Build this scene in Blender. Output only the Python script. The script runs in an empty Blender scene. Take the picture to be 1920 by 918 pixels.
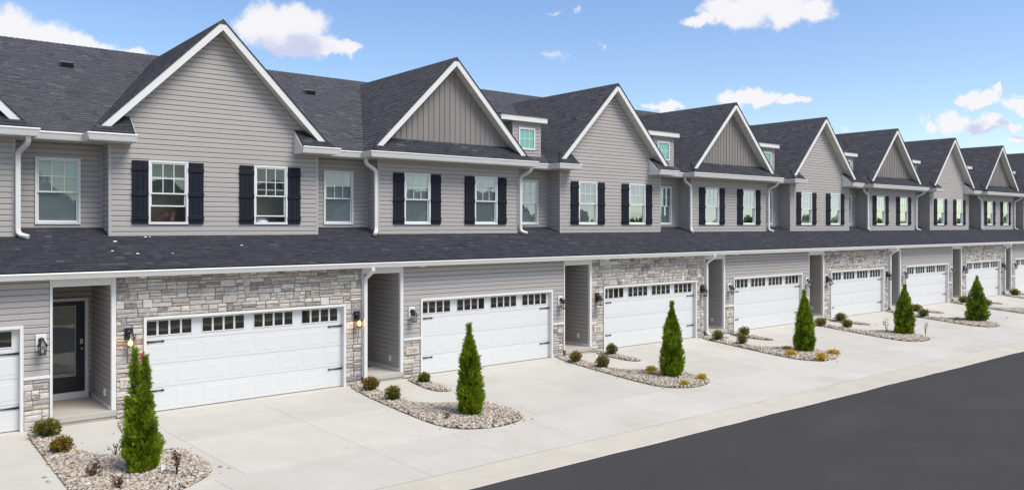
import bpy, math, random
import numpy as np
from mathutils import Vector

RNG = np.random.RandomState(7)
rnd = random.Random(11)
S = 7.32                       # width of one townhouse
YG = 19.125                    # garage front plane
YU = 20.96                     # upper front wall plane
YR = 21.60                     # recessed upper wall plane
XC, ZR = 7.16, 9.52            # gable centre line and gable ridge height
GS = 1.017                     # gable pitch
MS = 0.529                     # main roof pitch
ZE, YE = 6.42, 21.05           # main eave height and position

scene = bpy.context.scene
col = scene.collection

# ------------------------------------------------------------------ camera
FPX, CX, CY, YAW, CAMH = 1498.685, 957.254, 423.201, 0.67944, 4.23464
cam_d = bpy.data.cameras.new('camera')
cam = bpy.data.objects.new('camera', cam_d)
col.objects.link(cam)
cam.location = (0, 0, CAMH)
cam.rotation_euler = (math.pi / 2, 0, -YAW)
cam_d.sensor_width = 36.0
cam_d.lens = FPX / 1920 * 36.0
cam_d.shift_x = (960 - CX) / 1920
cam_d.shift_y = -(459 - CY) / 1920
cam_d.clip_start = 0.1
cam_d.clip_end = 4000
scene.camera = cam


def ray(px, py):
    a, b = (px - CX) / FPX, (py - CY) / FPX
    s, c = math.sin(YAW), math.cos(YAW)
    return (a * c + s, -a * s + c, -b)


# ------------------------------------------------------------------ exposure, sun, sky
scene.view_settings.view_transform = 'Standard'
scene.view_settings.look = 'None'
scene.view_settings.exposure = 1.02
scene.view_settings.gamma = 1.0
scene.view_settings.use_curve_mapping = False

SUN_EL, SUN_AZ = math.radians(56), math.radians(158)   # azimuth from +Y towards +X
SUN_STRENGTH = 2.0
SKY_STRENGTH = 0.10
sun_d = bpy.data.lights.new('sun', 'SUN')
sun_d.energy = SUN_STRENGTH
sun_d.angle = math.radians(30)
sun_d.color = (1.0, 0.94, 0.855)
sun = bpy.data.objects.new('sun', sun_d)
col.objects.link(sun)
sdir = Vector((math.sin(SUN_AZ) * math.cos(SUN_EL), math.cos(SUN_AZ) * math.cos(SUN_EL), math.sin(SUN_EL)))
sun.rotation_euler = sdir.to_track_quat('Z', 'Y').to_euler()
sun.location = (0, -20, 60)


def build_world():
    w = bpy.data.worlds.new('World')
    scene.world = w
    w.use_nodes = True
    nt = w.node_tree
    nt.nodes.clear()
    N, L = nt.nodes, nt.links

    def math_n(op, a, b=None, clamp=False):
        n = N.new('ShaderNodeMath')
        n.operation = op
        n.use_clamp = clamp
        for i, v in enumerate((a, b)):
            if v is None:
                continue
            if isinstance(v, (int, float)):
                n.inputs[i].default_value = v
            else:
                L.new(v, n.inputs[i])
        return n.outputs[0]

    def vec_n(op, a, b=None, out=0):
        n = N.new('ShaderNodeVectorMath')
        n.operation = op
        for i, v in enumerate((a, b)):
            if v is None:
                continue
            if isinstance(v, tuple):
                n.inputs[i].default_value = v
            else:
                L.new(v, n.inputs[i])
        return n.outputs[out]

    def mix(fac, a, b):
        n = N.new('ShaderNodeMix')
        n.data_type = 'RGBA'
        for k, v in ((0, fac), (6, a), (7, b)):
            if isinstance(v, (int, float)):
                n.inputs[k].default_value = v
            elif isinstance(v, tuple):
                n.inputs[k].default_value = v
            else:
                L.new(v, n.inputs[k])
        return n.outputs[2]

    sky = N.new('ShaderNodeTexSky')
    sky.sky_type = 'NISHITA'
    sky.sun_disc = False
    sky.sun_elevation = SUN_EL
    sky.sun_rotation = SUN_AZ
    sky.air_density = 1.0
    sky.dust_density = 0.6
    sky.ozone_density = 1.6
    tc = N.new('ShaderNodeTexCoord')
    D = tc.outputs['Generated']
    sep = N.new('ShaderNodeSeparateXYZ')
    L.new(D, sep.inputs[0])
    az = math_n('ARCTAN2', sep.outputs[0], sep.outputs[1])
    el = math_n('ARCSINE', sep.outputs[2])
    com = N.new('ShaderNodeCombineXYZ')
    L.new(az, com.inputs[0])
    L.new(el, com.inputs[1])
    P = com.outputs[0]
    nz = N.new('ShaderNodeTexNoise')
    nz.inputs['Scale'].default_value = 26.0
    nz.inputs['Detail'].default_value = 8.0
    nz.inputs['Roughness'].default_value = 0.66
    L.new(D, nz.inputs['Vector'])
    off = vec_n('MULTIPLY', vec_n('SUBTRACT', nz.outputs['Color'], (0.5, 0.5, 0.5)), (0.058, 0.044, 0.0))
    # cumulus clouds: overlapping puffs, each at its own direction in the sky (px only records where the photo shows it)
    puffs = [  # x, y, rx, ry
        (20, 62, 80, 52), (85, 80, 64, 46), (145, 95, 60, 36), (200, 102, 58, 30), (250, 104, 48, 24),
        (515, 45, 68, 40), (555, 36, 70, 36), (480, 55, 44, 32), (560, 80, 90, 30), (625, 88, 50, 18), (655, 92, 30, 16),
        (1345, 14, 42, 34), (1308, 38, 30, 16), (1400, 22, 62, 36), (1470, 16, 60, 36), (1530, 21, 46, 27),
        (1383, 186, 34, 20), (1425, 183, 42, 18), (1480, 191, 40, 10),
        (1815, 180, 26, 17), (1845, 192, 40, 18), (1868, 172, 11, 14), (1908, 196, 34, 13), (1905, 180, 20, 6),
        (1740, 238, 20, 14), (1785, 226, 32, 24), (1840, 234, 52, 18), (1890, 240, 26, 11),
        (1045, 104, 22, 10), (1125, 88, 13, 5), (1030, 27, 18, 6), (1076, 17, 9, 5), (1245, 203, 36, 10), (1585, 237, 20, 13),
        (1915, 268, 26, 9)]
    blobs = []
    for x, y, rx, ry in puffs:
        def ae(a, b):
            v = ray(a, b)
            return math.atan2(v[0], v[1]), math.atan2(v[2], math.hypot(v[0], v[1]))
        c = ae(x, y)
        r0 = abs(ae(x + rx, y)[0] - ae(x - rx, y)[0]) / 2 * 1.12
        r1 = abs(ae(x, y + ry)[1] - ae(x, y - ry)[1]) / 2 * 1.12
        blobs.append((c[0], c[1], r0, r1, 0.0 if rx > 23 or (rx > 10 and ry > 13) else 0.30))

    def field(p):
        cur = None
        for (a, b, r0, r1, soft) in blobs:
            q = vec_n('MULTIPLY', vec_n('SUBTRACT', p, (a, b, 0)), (1 / r0, 1 / r1, 0))
            d = math_n('SUBTRACT', 1.0, vec_n('LENGTH', q, out=1))
            if soft:
                d = math_n('MULTIPLY', d, 0.30)
            cur = d if cur is None else math_n('MAXIMUM', cur, d)
        return cur
    f0 = field(vec_n('ADD', P, off))
    f1 = field(vec_n('ADD', vec_n('ADD', P, off), (-0.004, 0.034, 0.0)))
    # the same fair-weather cumulus goes on round the rest of the sky
    nb = N.new('ShaderNodeTexNoise')
    nb.inputs['Scale'].default_value = 3.2
    nb.inputs['Detail'].default_value = 7.0
    nb.inputs['Roughness'].default_value = 0.55
    L.new(vec_n('MULTIPLY', D, (1.0, 1.0, 1.6)), nb.inputs['Vector'])
    cview = ray(960, 200)
    ln = math.sqrt(sum(k * k for k in cview))
    dt = vec_n('DOT_PRODUCT', D, tuple(k / ln for k in cview), out=1)
    away = N.new('ShaderNodeMapRange')
    away.interpolation_type = 'SMOOTHSTEP'
    away.inputs['From Min'].default_value = 0.80
    away.inputs['From Max'].default_value = 0.60
    L.new(dt, away.inputs['Value'])
    rest = math_n('MULTIPLY', math_n('SUBTRACT', nb.outputs['Fac'], 0.485), 5.0)
    rest = math_n('SUBTRACT', math_n('MULTIPLY', math_n('ADD', rest, 1.0), away.outputs[0]), 1.0)
    both = math_n('MAXIMUM', f0, rest)
    msk = N.new('ShaderNodeMapRange')
    msk.interpolation_type = 'SMOOTHSTEP'
    msk.inputs['From Min'].default_value = 0.02
    msk.inputs['From Max'].default_value = 0.46
    L.new(both, msk.inputs['Value'])
    horizon = N.new('ShaderNodeMapRange')
    horizon.inputs['From Min'].default_value = -0.01
    horizon.inputs['From Max'].default_value = 0.03
    L.new(el, horizon.inputs['Value'])
    fac = math_n('MULTIPLY', msk.outputs[0], horizon.outputs[0])
    fac = math_n('MULTIPLY', fac, 0.95)
    shd = N.new('ShaderNodeMapRange')
    shd.interpolation_type = 'SMOOTHSTEP'
    shd.inputs['From Min'].default_value = 0.0
    shd.inputs['From Max'].default_value = 0.72
    L.new(f1, shd.inputs['Value'])
    K = 1.0 / SKY_STRENGTH
    cc = mix(math_n('MULTIPLY', shd.outputs[0], 0.85), tuple(K * k for k in (0.468, 0.462, 0.473)) + (1,), tuple(K * k for k in (0.288, 0.301, 0.41)) + (1,))
    hs = N.new('ShaderNodeHueSaturation')
    hs.inputs['Hue'].default_value = 0.507
    hs.inputs['Saturation'].default_value = 1.12
    hs.inputs['Value'].default_value = 0.90
    L.new(sky.outputs[0], hs.inputs['Color'])
    out = mix(fac, hs.outputs[0], cc)
    bg = N.new('ShaderNodeBackground')
    bg.inputs['Strength'].default_value = SKY_STRENGTH
    L.new(out, bg.inputs['Color'])
    wo = N.new('ShaderNodeOutputWorld')
    L.new(bg.outputs[0], wo.inputs['Surface'])


build_world()


# ------------------------------------------------------------------ materials
def srgb(r, g, b):
    f = lambda c: (c / 255 / 12.92) if c / 255 <= 0.04045 else ((c / 255 + 0.055) / 1.055) ** 2.4
    return (f(r), f(g), f(b))


def mat(name, color=(0.5, 0.5, 0.5), rough=0.6, var=0.1, scale=3.0, detail=5, bump=0.0, bscale=60.0, palette=None,
        tint=0.0, metal=0.0, spec=0.5, stretch=(1, 1, 1), translucent=0.0, emit=None, stain=None, bdist=0.01):
    m = bpy.data.materials.new(name)
    m.use_nodes = True
    nt = m.node_tree
    N, L = nt.nodes, nt.links
    b = N['Principled BSDF']
    b.inputs['Roughness'].default_value = rough
    b.inputs['Metallic'].default_value = metal
    b.inputs['Specular IOR Level'].default_value = spec
    geo = N.new('ShaderNodeNewGeometry')
    mp = N.new('ShaderNodeMapping')
    mp.inputs['Scale'].default_value = stretch
    L.new(geo.outputs['Position'], mp.inputs['Vector'])
    nz = N.new('ShaderNodeTexNoise')
    nz.inputs['Scale'].default_value = scale
    nz.inputs['Detail'].default_value = detail
    nz.inputs['Roughness'].default_value = 0.62
    L.new(mp.outputs[0], nz.inputs['Vector'])
    at = N.new('ShaderNodeAttribute')
    at.attribute_name = 'tint'
    if palette:
        r = N.new('ShaderNodeValToRGB')
        r.color_ramp.interpolation = 'LINEAR'
        el = r.color_ramp.elements
        while len(el) < len(palette):
            el.new(0.5)
        for i, c in enumerate(palette):
            el[i].position = i / (len(palette) - 1)
            el[i].color = tuple(c) + (1,)
        L.new(at.outputs['Fac'], r.inputs['Fac'])
        base = r.outputs['Color']
    else:
        rgb = N.new('ShaderNodeRGB')
        rgb.outputs[0].default_value = tuple(color) + (1,)
        base = rgb.outputs[0]

    def mul(c, f_out, lo, hi):
        mr = N.new('ShaderNodeMapRange')
        mr.inputs['From Min'].default_value = 0.25
        mr.inputs['From Max'].default_value = 0.75
        mr.inputs['To Min'].default_value = lo
        mr.inputs['To Max'].default_value = hi
        L.new(f_out, mr.inputs['Value'])
        v = N.new('ShaderNodeVectorMath')
        v.operation = 'SCALE'
        L.new(c, v.inputs[0])
        L.new(mr.outputs[0], v.inputs['Scale'])
        return v.outputs[0]
    c = mul(base, nz.outputs['Fac'], 1 - var, 1 + var)
    if tint:
        mr = N.new('ShaderNodeMapRange')
        mr.inputs['To Min'].default_value = 1 - tint
        mr.inputs['To Max'].default_value = 1 + tint
        L.new(at.outputs['Fac'], mr.inputs['Value'])
        v = N.new('ShaderNodeVectorMath')
        v.operation = 'SCALE'
        L.new(c, v.inputs[0])
        L.new(mr.outputs[0], v.inputs['Scale'])
        c = v.outputs[0]
    if stain:
        n2 = N.new('ShaderNodeTexNoise')
        n2.inputs['Scale'].default_value = stain[1]
        n2.inputs['Detail'].default_value = 6
        n2.inputs['Roughness'].default_value = 0.6
        L.new(mp.outputs[0], n2.inputs['Vector'])
        mr = N.new('ShaderNodeMapRange')
        mr.interpolation_type = 'SMOOTHSTEP'
        mr.inputs['From Min'].default_value = stain[2]
        mr.inputs['From Max'].default_value = stain[3]
        L.new(n2.outputs['Fac'], mr.inputs['Value'])
        mx = N.new('ShaderNodeMix')
        mx.data_type = 'RGBA'
        L.new(mr.outputs[0], mx.inputs[0])
        L.new(c, mx.inputs[6])
        mx.inputs[7].default_value = tuple(stain[0]) + (1,)
        c = mx.outputs[2]
    L.new(c, b.inputs['Base Color'])
    if bump:
        nb = N.new('ShaderNodeTexNoise')
        nb.inputs['Scale'].default_value = bscale
        nb.inputs['Detail'].default_value = 4
        L.new(mp.outputs[0], nb.inputs['Vector'])
        bp = N.new('ShaderNodeBump')
        bp.inputs['Strength'].default_value = bump
        bp.inputs['Distance'].default_value = bdist
        L.new(nb.outputs['Fac'], bp.inputs['Height'])
        L.new(bp.outputs[0], b.inputs['Normal'])
    if emit:
        b.inputs['Emission Color'].default_value = tuple(emit[0]) + (1,)
        b.inputs['Emission Strength'].default_value = emit[1]
    if translucent:
        tr = N.new('ShaderNodeBsdfTranslucent')
        L.new(c, tr.inputs['Color'])
        mx = N.new('ShaderNodeMixShader')
        mx.inputs[0].default_value = translucent
        L.new(b.outputs[0], mx.inputs[1])
        L.new(tr.outputs[0], mx.inputs[2])
        L.new(mx.outputs[0], N['Material Output'].inputs['Surface'])
    return m


def glass_mat(name, tintc, ior, base=None, coated=False, refl=(0.92, 1.0, 0.97)):
    m = bpy.data.materials.new(name)
    m.use_nodes = True
    nt = m.node_tree
    N, L = nt.nodes, nt.links
    N.remove(N['Principled BSDF'])
    if coated:
        lw = N.new('ShaderNodeLayerWeight')
        lw.inputs['Blend'].default_value = 0.5
        fr = N.new('ShaderNodeMapRange')
        fr.inputs['From Min'].default_value = 0.05
        fr.inputs['From Max'].default_value = 0.62
        fr.inputs['To Min'].default_value = 0.11
        fr.inputs['To Max'].default_value = 0.85
        L.new(lw.outputs['Facing'], fr.inputs['Value'])
    else:
        fr = N.new('ShaderNodeFresnel')
        fr.inputs['IOR'].default_value = ior
    geo = N.new('ShaderNodeNewGeometry')
    nz = N.new('ShaderNodeTexNoise')
    nz.inputs['Scale'].default_value = 1.7
    L.new(geo.outputs['Position'], nz.inputs['Vector'])
    bp = N.new('ShaderNodeBump')
    bp.inputs['Strength'].default_value = 0.10
    bp.inputs['Distance'].default_value = 0.02
    L.new(nz.outputs['Fac'], bp.inputs['Height'])
    gl = N.new('ShaderNodeBsdfGlossy')
    gl.inputs['Roughness'].default_value = 0.015
    gl.inputs['Color'].default_value = tuple(refl) + (1,)
    L.new(bp.outputs[0], gl.inputs['Normal'])
    if base:
        tr = N.new('ShaderNodeBsdfDiffuse')
        tr.inputs['Color'].default_value = tuple(base) + (1,)
    else:
        tr = N.new('ShaderNodeBsdfTransparent')
        tr.inputs['Color'].default_value = tuple(tintc) + (1,)
    mx = N.new('ShaderNodeMixShader')
    L.new(fr.outputs[0], mx.inputs[0])
    L.new(tr.outputs[0], mx.inputs[1])
    L.new(gl.outputs[0], mx.inputs[2])
    L.new(mx.outputs[0], N['Material Output'].inputs['Surface'])
    return m


MT = {}
MT['siding'] = mat('siding_vinyl', (0.395, 0.371, 0.350), 0.6, 0.03, 2.2, bump=0.05, bscale=90, stretch=(0.25, 0.25, 3), tint=0.02, spec=0.3)
MT['siding_dark'] = mat('board_and_batten_vinyl', (0.225, 0.206, 0.193), 0.6, 0.04, 3.0, bump=0.05, stretch=(3, 3, 0.3), tint=0.05)
MT['trim_taupe'] = mat('corner_trim', (0.42, 0.395, 0.38), 0.5, 0.03, 2.0)
MT['white'] = mat('white_trim', (0.70, 0.695, 0.67), 0.45, 0.03, 1.5, stain=((0.58, 0.56, 0.51), 2.5, 0.60, 0.85))
MT['soffit'] = mat('white_soffit', (0.60, 0.58, 0.535), 0.55, 0.03, 2.0, tint=0.04)
MT['door_white'] = mat('garage_door_white', (0.645, 0.65, 0.64), 0.42, 0.015, 1.0, bump=0.03, bscale=30, stretch=(0.4, 1, 3))
MT['gutter'] = mat('gutter_white', (0.69, 0.685, 0.66), 0.32, 0.03, 1.2, stain=((0.60, 0.62, 0.50), 1.3, 0.62, 0.8))
MT['window_white'] = mat('window_white_vinyl', (0.71, 0.71, 0.70), 0.35, 0.02, 2.0)
MT['shutter'] = mat('shutter_black', (0.012, 0.014, 0.021), 0.65, 0.12, 6.0, bump=0.25, bscale=40, stretch=(3, 3, 0.15), spec=0.2)
MT['black'] = mat('black_iron', (0.012, 0.013, 0.015), 0.4, 0.1, 20)
MT['door_black'] = mat('entry_door_black', (0.008, 0.011, 0.020), 0.32, 0.05, 5)
MT['nickel'] = mat('satin_nickel', (0.60, 0.58, 0.55), 0.25, 0.05, 20, metal=1.0)
MT['shingle'] = mat('asphalt_shingle', rough=0.92, var=0.28, scale=34, detail=3, bump=0.6, bscale=140, spec=0.25,
                    palette=[(0.045, 0.045, 0.051), (0.063, 0.063, 0.071), (0.076, 0.076, 0.085), (0.090, 0.088, 0.094), (0.118, 0.116, 0.126)])
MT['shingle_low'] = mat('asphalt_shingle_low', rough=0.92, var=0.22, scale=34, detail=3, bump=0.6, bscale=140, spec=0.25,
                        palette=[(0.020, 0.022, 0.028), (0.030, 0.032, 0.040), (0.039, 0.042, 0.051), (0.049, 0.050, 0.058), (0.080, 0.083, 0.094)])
MT['deck'] = mat('roof_underlay', (0.025, 0.025, 0.03), 0.95, 0.2, 30)
MT['grout'] = mat('stone_mortar', (0.33, 0.275, 0.20), 0.95, 0.15, 25, bump=0.5, bscale=80)
MT['stone'] = mat('ledge_stone', rough=0.9, var=0.24, scale=9, detail=8, bump=0.9, bscale=28, spec=0.2, stretch=(1, 1, 2.2),
                  palette=[(0.22, 0.205, 0.20), (0.37, 0.35, 0.325), (0.51, 0.475, 0.425), (0.41, 0.39, 0.365), (0.57, 0.54, 0.49), (0.45, 0.395, 0.33), (0.65, 0.615, 0.56), (0.27, 0.22, 0.20), (0.50, 0.47, 0.43)],
                  stain=((0.66, 0.64, 0.61), 9.0, 0.54, 0.74), bdist=0.012)
MT['plaque'] = mat('carved_limestone', (0.56, 0.50, 0.42), 0.85, 0.08, 25, bump=0.2)
MT['digit'] = mat('engraved_black', (0.015, 0.014, 0.013), 0.7, 0.1, 30)
MT['pane'] = glass_mat('window_glass', (0.90, 0.96, 0.94), 2.2, coated=True, refl=(0.80, 0.95, 0.93))
MT['pane_sky_mint'] = glass_mat('dormer_glass_sky_reflection', None, 2.0, base=(0.16, 0.42, 0.35), refl=(0.70, 1.0, 0.92))  # mint of the mirrored sky painted into an opaque base
MT['pane_dark'] = glass_mat('garage_glass', None, 1.75, base=(0.022, 0.020, 0.017))
MT['lampglass'] = glass_mat('lantern_glass', (0.93, 0.93, 0.92), 1.3)
MT['lampglass_lit'] = glass_mat('lantern_glass_glow_tint', (1.0, 0.84, 0.58), 1.3)  # warm glow of the lit bulb painted in as a glass tint
MT['door_glass'] = glass_mat('entry_glass', None, 1.85, base=(0.13, 0.13, 0.125))  # opaque grey base, reflection in the door glass painted in
MT['blind'] = mat('window_blind', (0.44, 0.46, 0.46), 0.7, 0.05, 3, tint=0.05)
MT['room'] = mat('dark_room', (0.05, 0.05, 0.052), 0.9, 0.3, 2)
MT['cloth'] = mat('cloth_pink', (0.17, 0.09, 0.085), 0.8, 0.2, 12)
MT['cloth_blue'] = mat('cloth_pale_blue', (0.45, 0.5, 0.56), 0.8, 0.2, 12)
MT['bulb'] = mat('clear_bulb', (0.75, 0.73, 0.68), 0.2, 0.02, 5)
MT['bulb_lit'] = mat('lit_bulb', (1.0, 0.7, 0.35), 0.3, 0.02, 5, emit=((1.0, 0.62, 0.22), 9.0))
MT['concrete'] = mat('broom_concrete', (0.490, 0.472, 0.418), 0.85, 0.06, 0.9, detail=10, bump=0.12, bscale=55, tint=0.045,
                     stain=((0.43, 0.40, 0.34), 0.55, 0.50, 0.78))
MT['concrete_porch'] = mat('porch_concrete', (0.42, 0.40, 0.355), 0.85, 0.07, 1.5, detail=8, bump=0.12)
MT['pan'] = mat('gutter_pan_concrete', (0.475, 0.445, 0.37), 0.85, 0.09, 1.6, detail=9, bump=0.2, bscale=40, tint=0.03,
                stain=((0.51, 0.43, 0.325), 0.8, 0.56, 0.82))
MT['asphalt'] = mat('fresh_asphalt', (0.050, 0.0485, 0.048), 0.9, 0.10, 0.7, detail=12, bump=0.45, bscale=120, spec=0.15, stretch=(0.6, 1, 1), stain=((0.058, 0.056, 0.054), 0.35, 0.50, 0.75))
MT['soil'] = mat('soil', (0.12, 0.10, 0.08), 0.95, 0.3, 12, bump=0.5)
MT['joint'] = mat('sandy_joint', (0.34, 0.31, 0.26), 0.95, 0.2, 20)
MT['field'] = mat('dry_field', (0.16, 0.125, 0.075), 0.95, 0.35, 0.6, detail=8, bump=0.4, stain=((0.10, 0.11, 0.04), 0.25, 0.45, 0.65))
MT['pebble'] = mat('river_gravel', rough=0.75, var=0.12, scale=60, spec=0.3,
                   palette=[(0.13, 0.115, 0.095), (0.27, 0.235, 0.19), (0.46, 0.39, 0.30), (0.57, 0.52, 0.43), (0.31, 0.235, 0.155), (0.57, 0.485, 0.375), (0.22, 0.205, 0.195), (0.66, 0.62, 0.55)])
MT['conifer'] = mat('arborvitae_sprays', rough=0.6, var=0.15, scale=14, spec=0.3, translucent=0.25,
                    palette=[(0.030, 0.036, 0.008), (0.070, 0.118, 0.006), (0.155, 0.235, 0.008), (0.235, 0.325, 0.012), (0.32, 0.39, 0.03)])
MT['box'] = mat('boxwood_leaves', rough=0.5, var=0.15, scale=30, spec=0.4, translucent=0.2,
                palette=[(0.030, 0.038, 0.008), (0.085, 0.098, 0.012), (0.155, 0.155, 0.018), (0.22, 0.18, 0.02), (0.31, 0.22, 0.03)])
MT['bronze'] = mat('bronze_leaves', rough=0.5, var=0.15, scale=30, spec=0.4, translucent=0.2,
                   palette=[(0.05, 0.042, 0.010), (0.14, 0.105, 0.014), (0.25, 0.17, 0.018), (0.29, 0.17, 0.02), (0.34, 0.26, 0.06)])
MT['gold'] = mat('golden_leaves', rough=0.5, var=0.12, scale=30, translucent=0.25,
                 palette=[(0.30, 0.20, 0.010), (0.55, 0.40, 0.012), (0.66, 0.52, 0.02), (0.58, 0.34, 0.02), (0.72, 0.62, 0.06)])
MT['dry'] = mat('dry_leaves', rough=0.8, var=0.15, scale=30,
                palette=[(0.05, 0.022, 0.018), (0.10, 0.04, 0.03), (0.16, 0.07, 0.045), (0.20, 0.11, 0.07)])
MT['bark'] = mat('bark', (0.09, 0.06, 0.04), 0.9, 0.3, 30, bump=0.5)
MT['red'] = mat('red_ribbon', (0.65, 0.02, 0.08), 0.5, 0.05, 10)
MT['blue'] = mat('blue_plastic', (0.03, 0.22, 0.62), 0.5, 0.05, 10)
MT['paper'] = mat('white_paper', (0.80, 0.82, 0.80), 0.6, 0.04, 10)
MT['mat'] = mat('dark_doormat', (0.025, 0.024, 0.024), 0.95, 0.2, 60, bump=0.5)
MT['opp_wall'] = mat('pale_siding_opposite', (0.60, 0.58, 0.54), 0.6, 0.05, 2)
MT['vent'] = mat('vent_metal', (0.15, 0.15, 0.15), 0.5, 0.08, 10)
MT['flash'] = mat('drip_edge', (0.10, 0.11, 0.12), 0.5, 0.1, 10)


# ------------------------------------------------------------------ mesh helpers
class MB:
    """collects polygons; build() links them as one mesh object"""

    def __init__(s):
        s.v, s.f, s.t, s.m = [], [], [], []
        s.chunks = []

    def poly(s, pts, t=0.5, m=0):
        b = len(s.v)
        s.v.extend(pts)
        s.f.append(tuple(range(b, b + len(pts))))
        s.t.append(t)
        s.m.append(m)

    def mesh(s, vs, fs, t=0.5, m=0):
        b = len(s.v)
        s.v.extend(vs)
        for f in fs:
            s.f.append(tuple(b + i for i in f))
            s.t.append(t)
            s.m.append(m)

    def box(s, x0, x1, y0, y1, z0, z1, t=0.5, m=0):
        s.mesh([(x0, y0, z0), (x1, y0, z0), (x1, y1, z0), (x0, y1, z0), (x0, y0, z1), (x1, y0, z1), (x1, y1, z1), (x0, y1, z1)],
               [(0, 3, 2, 1), (4, 5, 6, 7), (0, 1, 5, 4), (1, 2, 6, 5), (2, 3, 7, 6), (3, 0, 4, 7)], t, m)

    def bbox(s, x0, x1, y0, y1, z0, z1, b=0.004, t=0.5, m=0):
        """box whose front (low y) edges are chamfered"""
        s.mesh([(x0, y0 + b, z0), (x1, y0 + b, z0), (x1, y1, z0), (x0, y1, z0), (x0, y0 + b, z1), (x1, y0 + b, z1), (x1, y1, z1), (x0, y1, z1),
                (x0 + b, y0, z0 + b), (x1 - b, y0, z0 + b), (x1 - b, y0, z1 - b), (x0 + b, y0, z1 - b)],
               [(0, 3, 2, 1), (4, 5, 6, 7), (1, 2, 6, 5), (2, 3, 7, 6), (3, 0, 4, 7), (8, 9, 10, 11), (0, 1, 9, 8), (1, 5, 10, 9), (5, 4, 11, 10), (4, 0, 8, 11)], t, m)

    def prism(s, pts, vec, t=0.5, m=0):
        n = len(pts)
        top = [tuple(p[i] + vec[i] for i in range(3)) for p in pts]
        fs = [tuple(range(n - 1, -1, -1)), tuple(range(n, 2 * n))]
        fs += [(i, (i + 1) % n, n + (i + 1) % n, n + i) for i in range(n)]
        s.mesh(list(pts) + top, fs, t, m)

    def tube(s, path, r, n=8, t=0.5, m=0, square=None, caps=True, rs=None):
        path = [Vector(p) for p in path]
        rings = []
        up = Vector((0, 0, 1))
        for i, p in enumerate(path):
            d = ((path[min(i + 1, len(path) - 1)] - p).normalized() + (p - path[max(i - 1, 0)]).normalized())
            d = d.normalized() if d.length > 1e-6 else up
            ref = Vector((1, 0, 0)) if abs(d.x) < 0.8 else Vector((0, 1, 0))
            if square:
                a = (ref - d * ref.dot(d)).normalized()
                b = d.cross(a)
                hx, hy = square
                rings.append([p + a * (sx * hx) + b * (sy * hy) for sx, sy in ((-1, -.75), (-.8, -1), (.8, -1), (1, -.75), (1, .75), (.8, 1), (-.8, 1), (-1, .75))])
            else:
                a = d.cross(ref).normalized()
                b = d.cross(a)
                rr = rs[i] if rs else r
                rings.append([p + (a * math.cos(k * 2 * math.pi / n) + b * math.sin(k * 2 * math.pi / n)) * rr for k in range(n)])
        n = len(rings[0])
        vs = [tuple(q) for ring in rings for q in ring]
        fs = [(i * n + k, i * n + (k + 1) % n, (i + 1) * n + (k + 1) % n, (i + 1) * n + k) for i in range(len(rings) - 1) for k in range(n)]
        if caps:
            fs += [tuple(range(n)), tuple(range((len(rings) - 1) * n, len(rings) * n))]
        s.mesh(vs, fs, t, m)

    def lathe(s, c, prof, n=12, t=0.5, m=0, axis='z'):
        vs, fs = [], []
        for r, h in prof:
            for k in range(n):
                a = 2 * math.pi * k / n + math.pi / n
                if axis == 'z':
                    vs.append((c[0] + r * math.cos(a), c[1] + r * math.sin(a), c[2] + h))
                else:
                    vs.append((c[0] + r * math.cos(a), c[1] + h, c[2] + r * math.sin(a)))
        for i in range(len(prof) - 1):
            for k in range(n):
                fs.append((i * n + k, i * n + (k + 1) % n, (i + 1) * n + (k + 1) % n, (i + 1) * n + k))
        fs += [tuple(range(n)), tuple(range((len(prof) - 1) * n, len(prof) * n))]
        s.mesh(vs, fs, t, m)

    def build(s, name, mats, parent=None, org=(0, 0, 0), smooth=False, stuff=False):
        me = bpy.data.meshes.new(name)
        if not isinstance(mats, (list, tuple)):
            mats = [mats]
        v = np.array(s.v, dtype=np.float64).reshape(-1, 3) - np.array(org)
        me.from_pydata(v.tolist(), [], s.f)
        return finish(me, name, mats, s.t, s.m if len(mats) > 1 else None, parent, smooth, stuff)


def finish(me, name, mats, tints, midx, parent, smooth, stuff):
    for k in mats:
        me.materials.append(MT[k])
    n = len(me.polygons)
    a = me.attributes.new('tint', 'FLOAT', 'FACE')
    a.data.foreach_set('value', np.array(tints, dtype=np.float32)[:n])
    if midx is not None:
        me.polygons.foreach_set('material_index', np.array(midx, dtype=np.int32))
    if smooth:
        me.polygons.foreach_set('use_smooth', np.ones(n, dtype=bool))
    me.update()
    o = bpy.data.objects.new(name, me)
    col.objects.link(o)
    if parent is not None:
        o.parent = parent
    if stuff:
        o['kind'] = 'stuff'
    return o


def tri_mesh(name, V, F, tints, mats, parent=None, org=(0, 0, 0), smooth=False, stuff=False):
    """numpy arrays of vertices and same-sized faces -> object"""
    me = bpy.data.meshes.new(name)
    V = np.asarray(V, dtype=np.float32) - np.array(org, dtype=np.float32)
    F = np.asarray(F, dtype=np.int32)
    k = F.shape[1]
    me.vertices.add(len(V))
    me.vertices.foreach_set('co', V.ravel())
    me.loops.add(F.size)
    me.loops.foreach_set('vertex_index', F.ravel())
    me.polygons.add(len(F))
    me.polygons.foreach_set('loop_start', np.arange(0, F.size, k, dtype=np.int32))
    me.update(calc_edges=True)
    return finish(me, name, [mats] if isinstance(mats, str) else mats, tints, None, parent, smooth, stuff)


def thing(name, label, cat, loc, group=None):
    o = bpy.data.objects.new(name, None)
    col.objects.link(o)
    o.location = loc
    o.empty_display_size = 0.3
    return tag(o, label, cat, group)


def tag(o, label, cat, group=None, kind=None):
    o['label'] = label
    if cat:
        o['category'] = cat
    if group:
        o['group'] = group
    if kind:
        o['kind'] = kind
    return o


# ------------------------------------------------------------------ ground, road, drives
def gz(y):
    return -0.016 * (YG - 0.025 - y) if y < YG else 0.0


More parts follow.
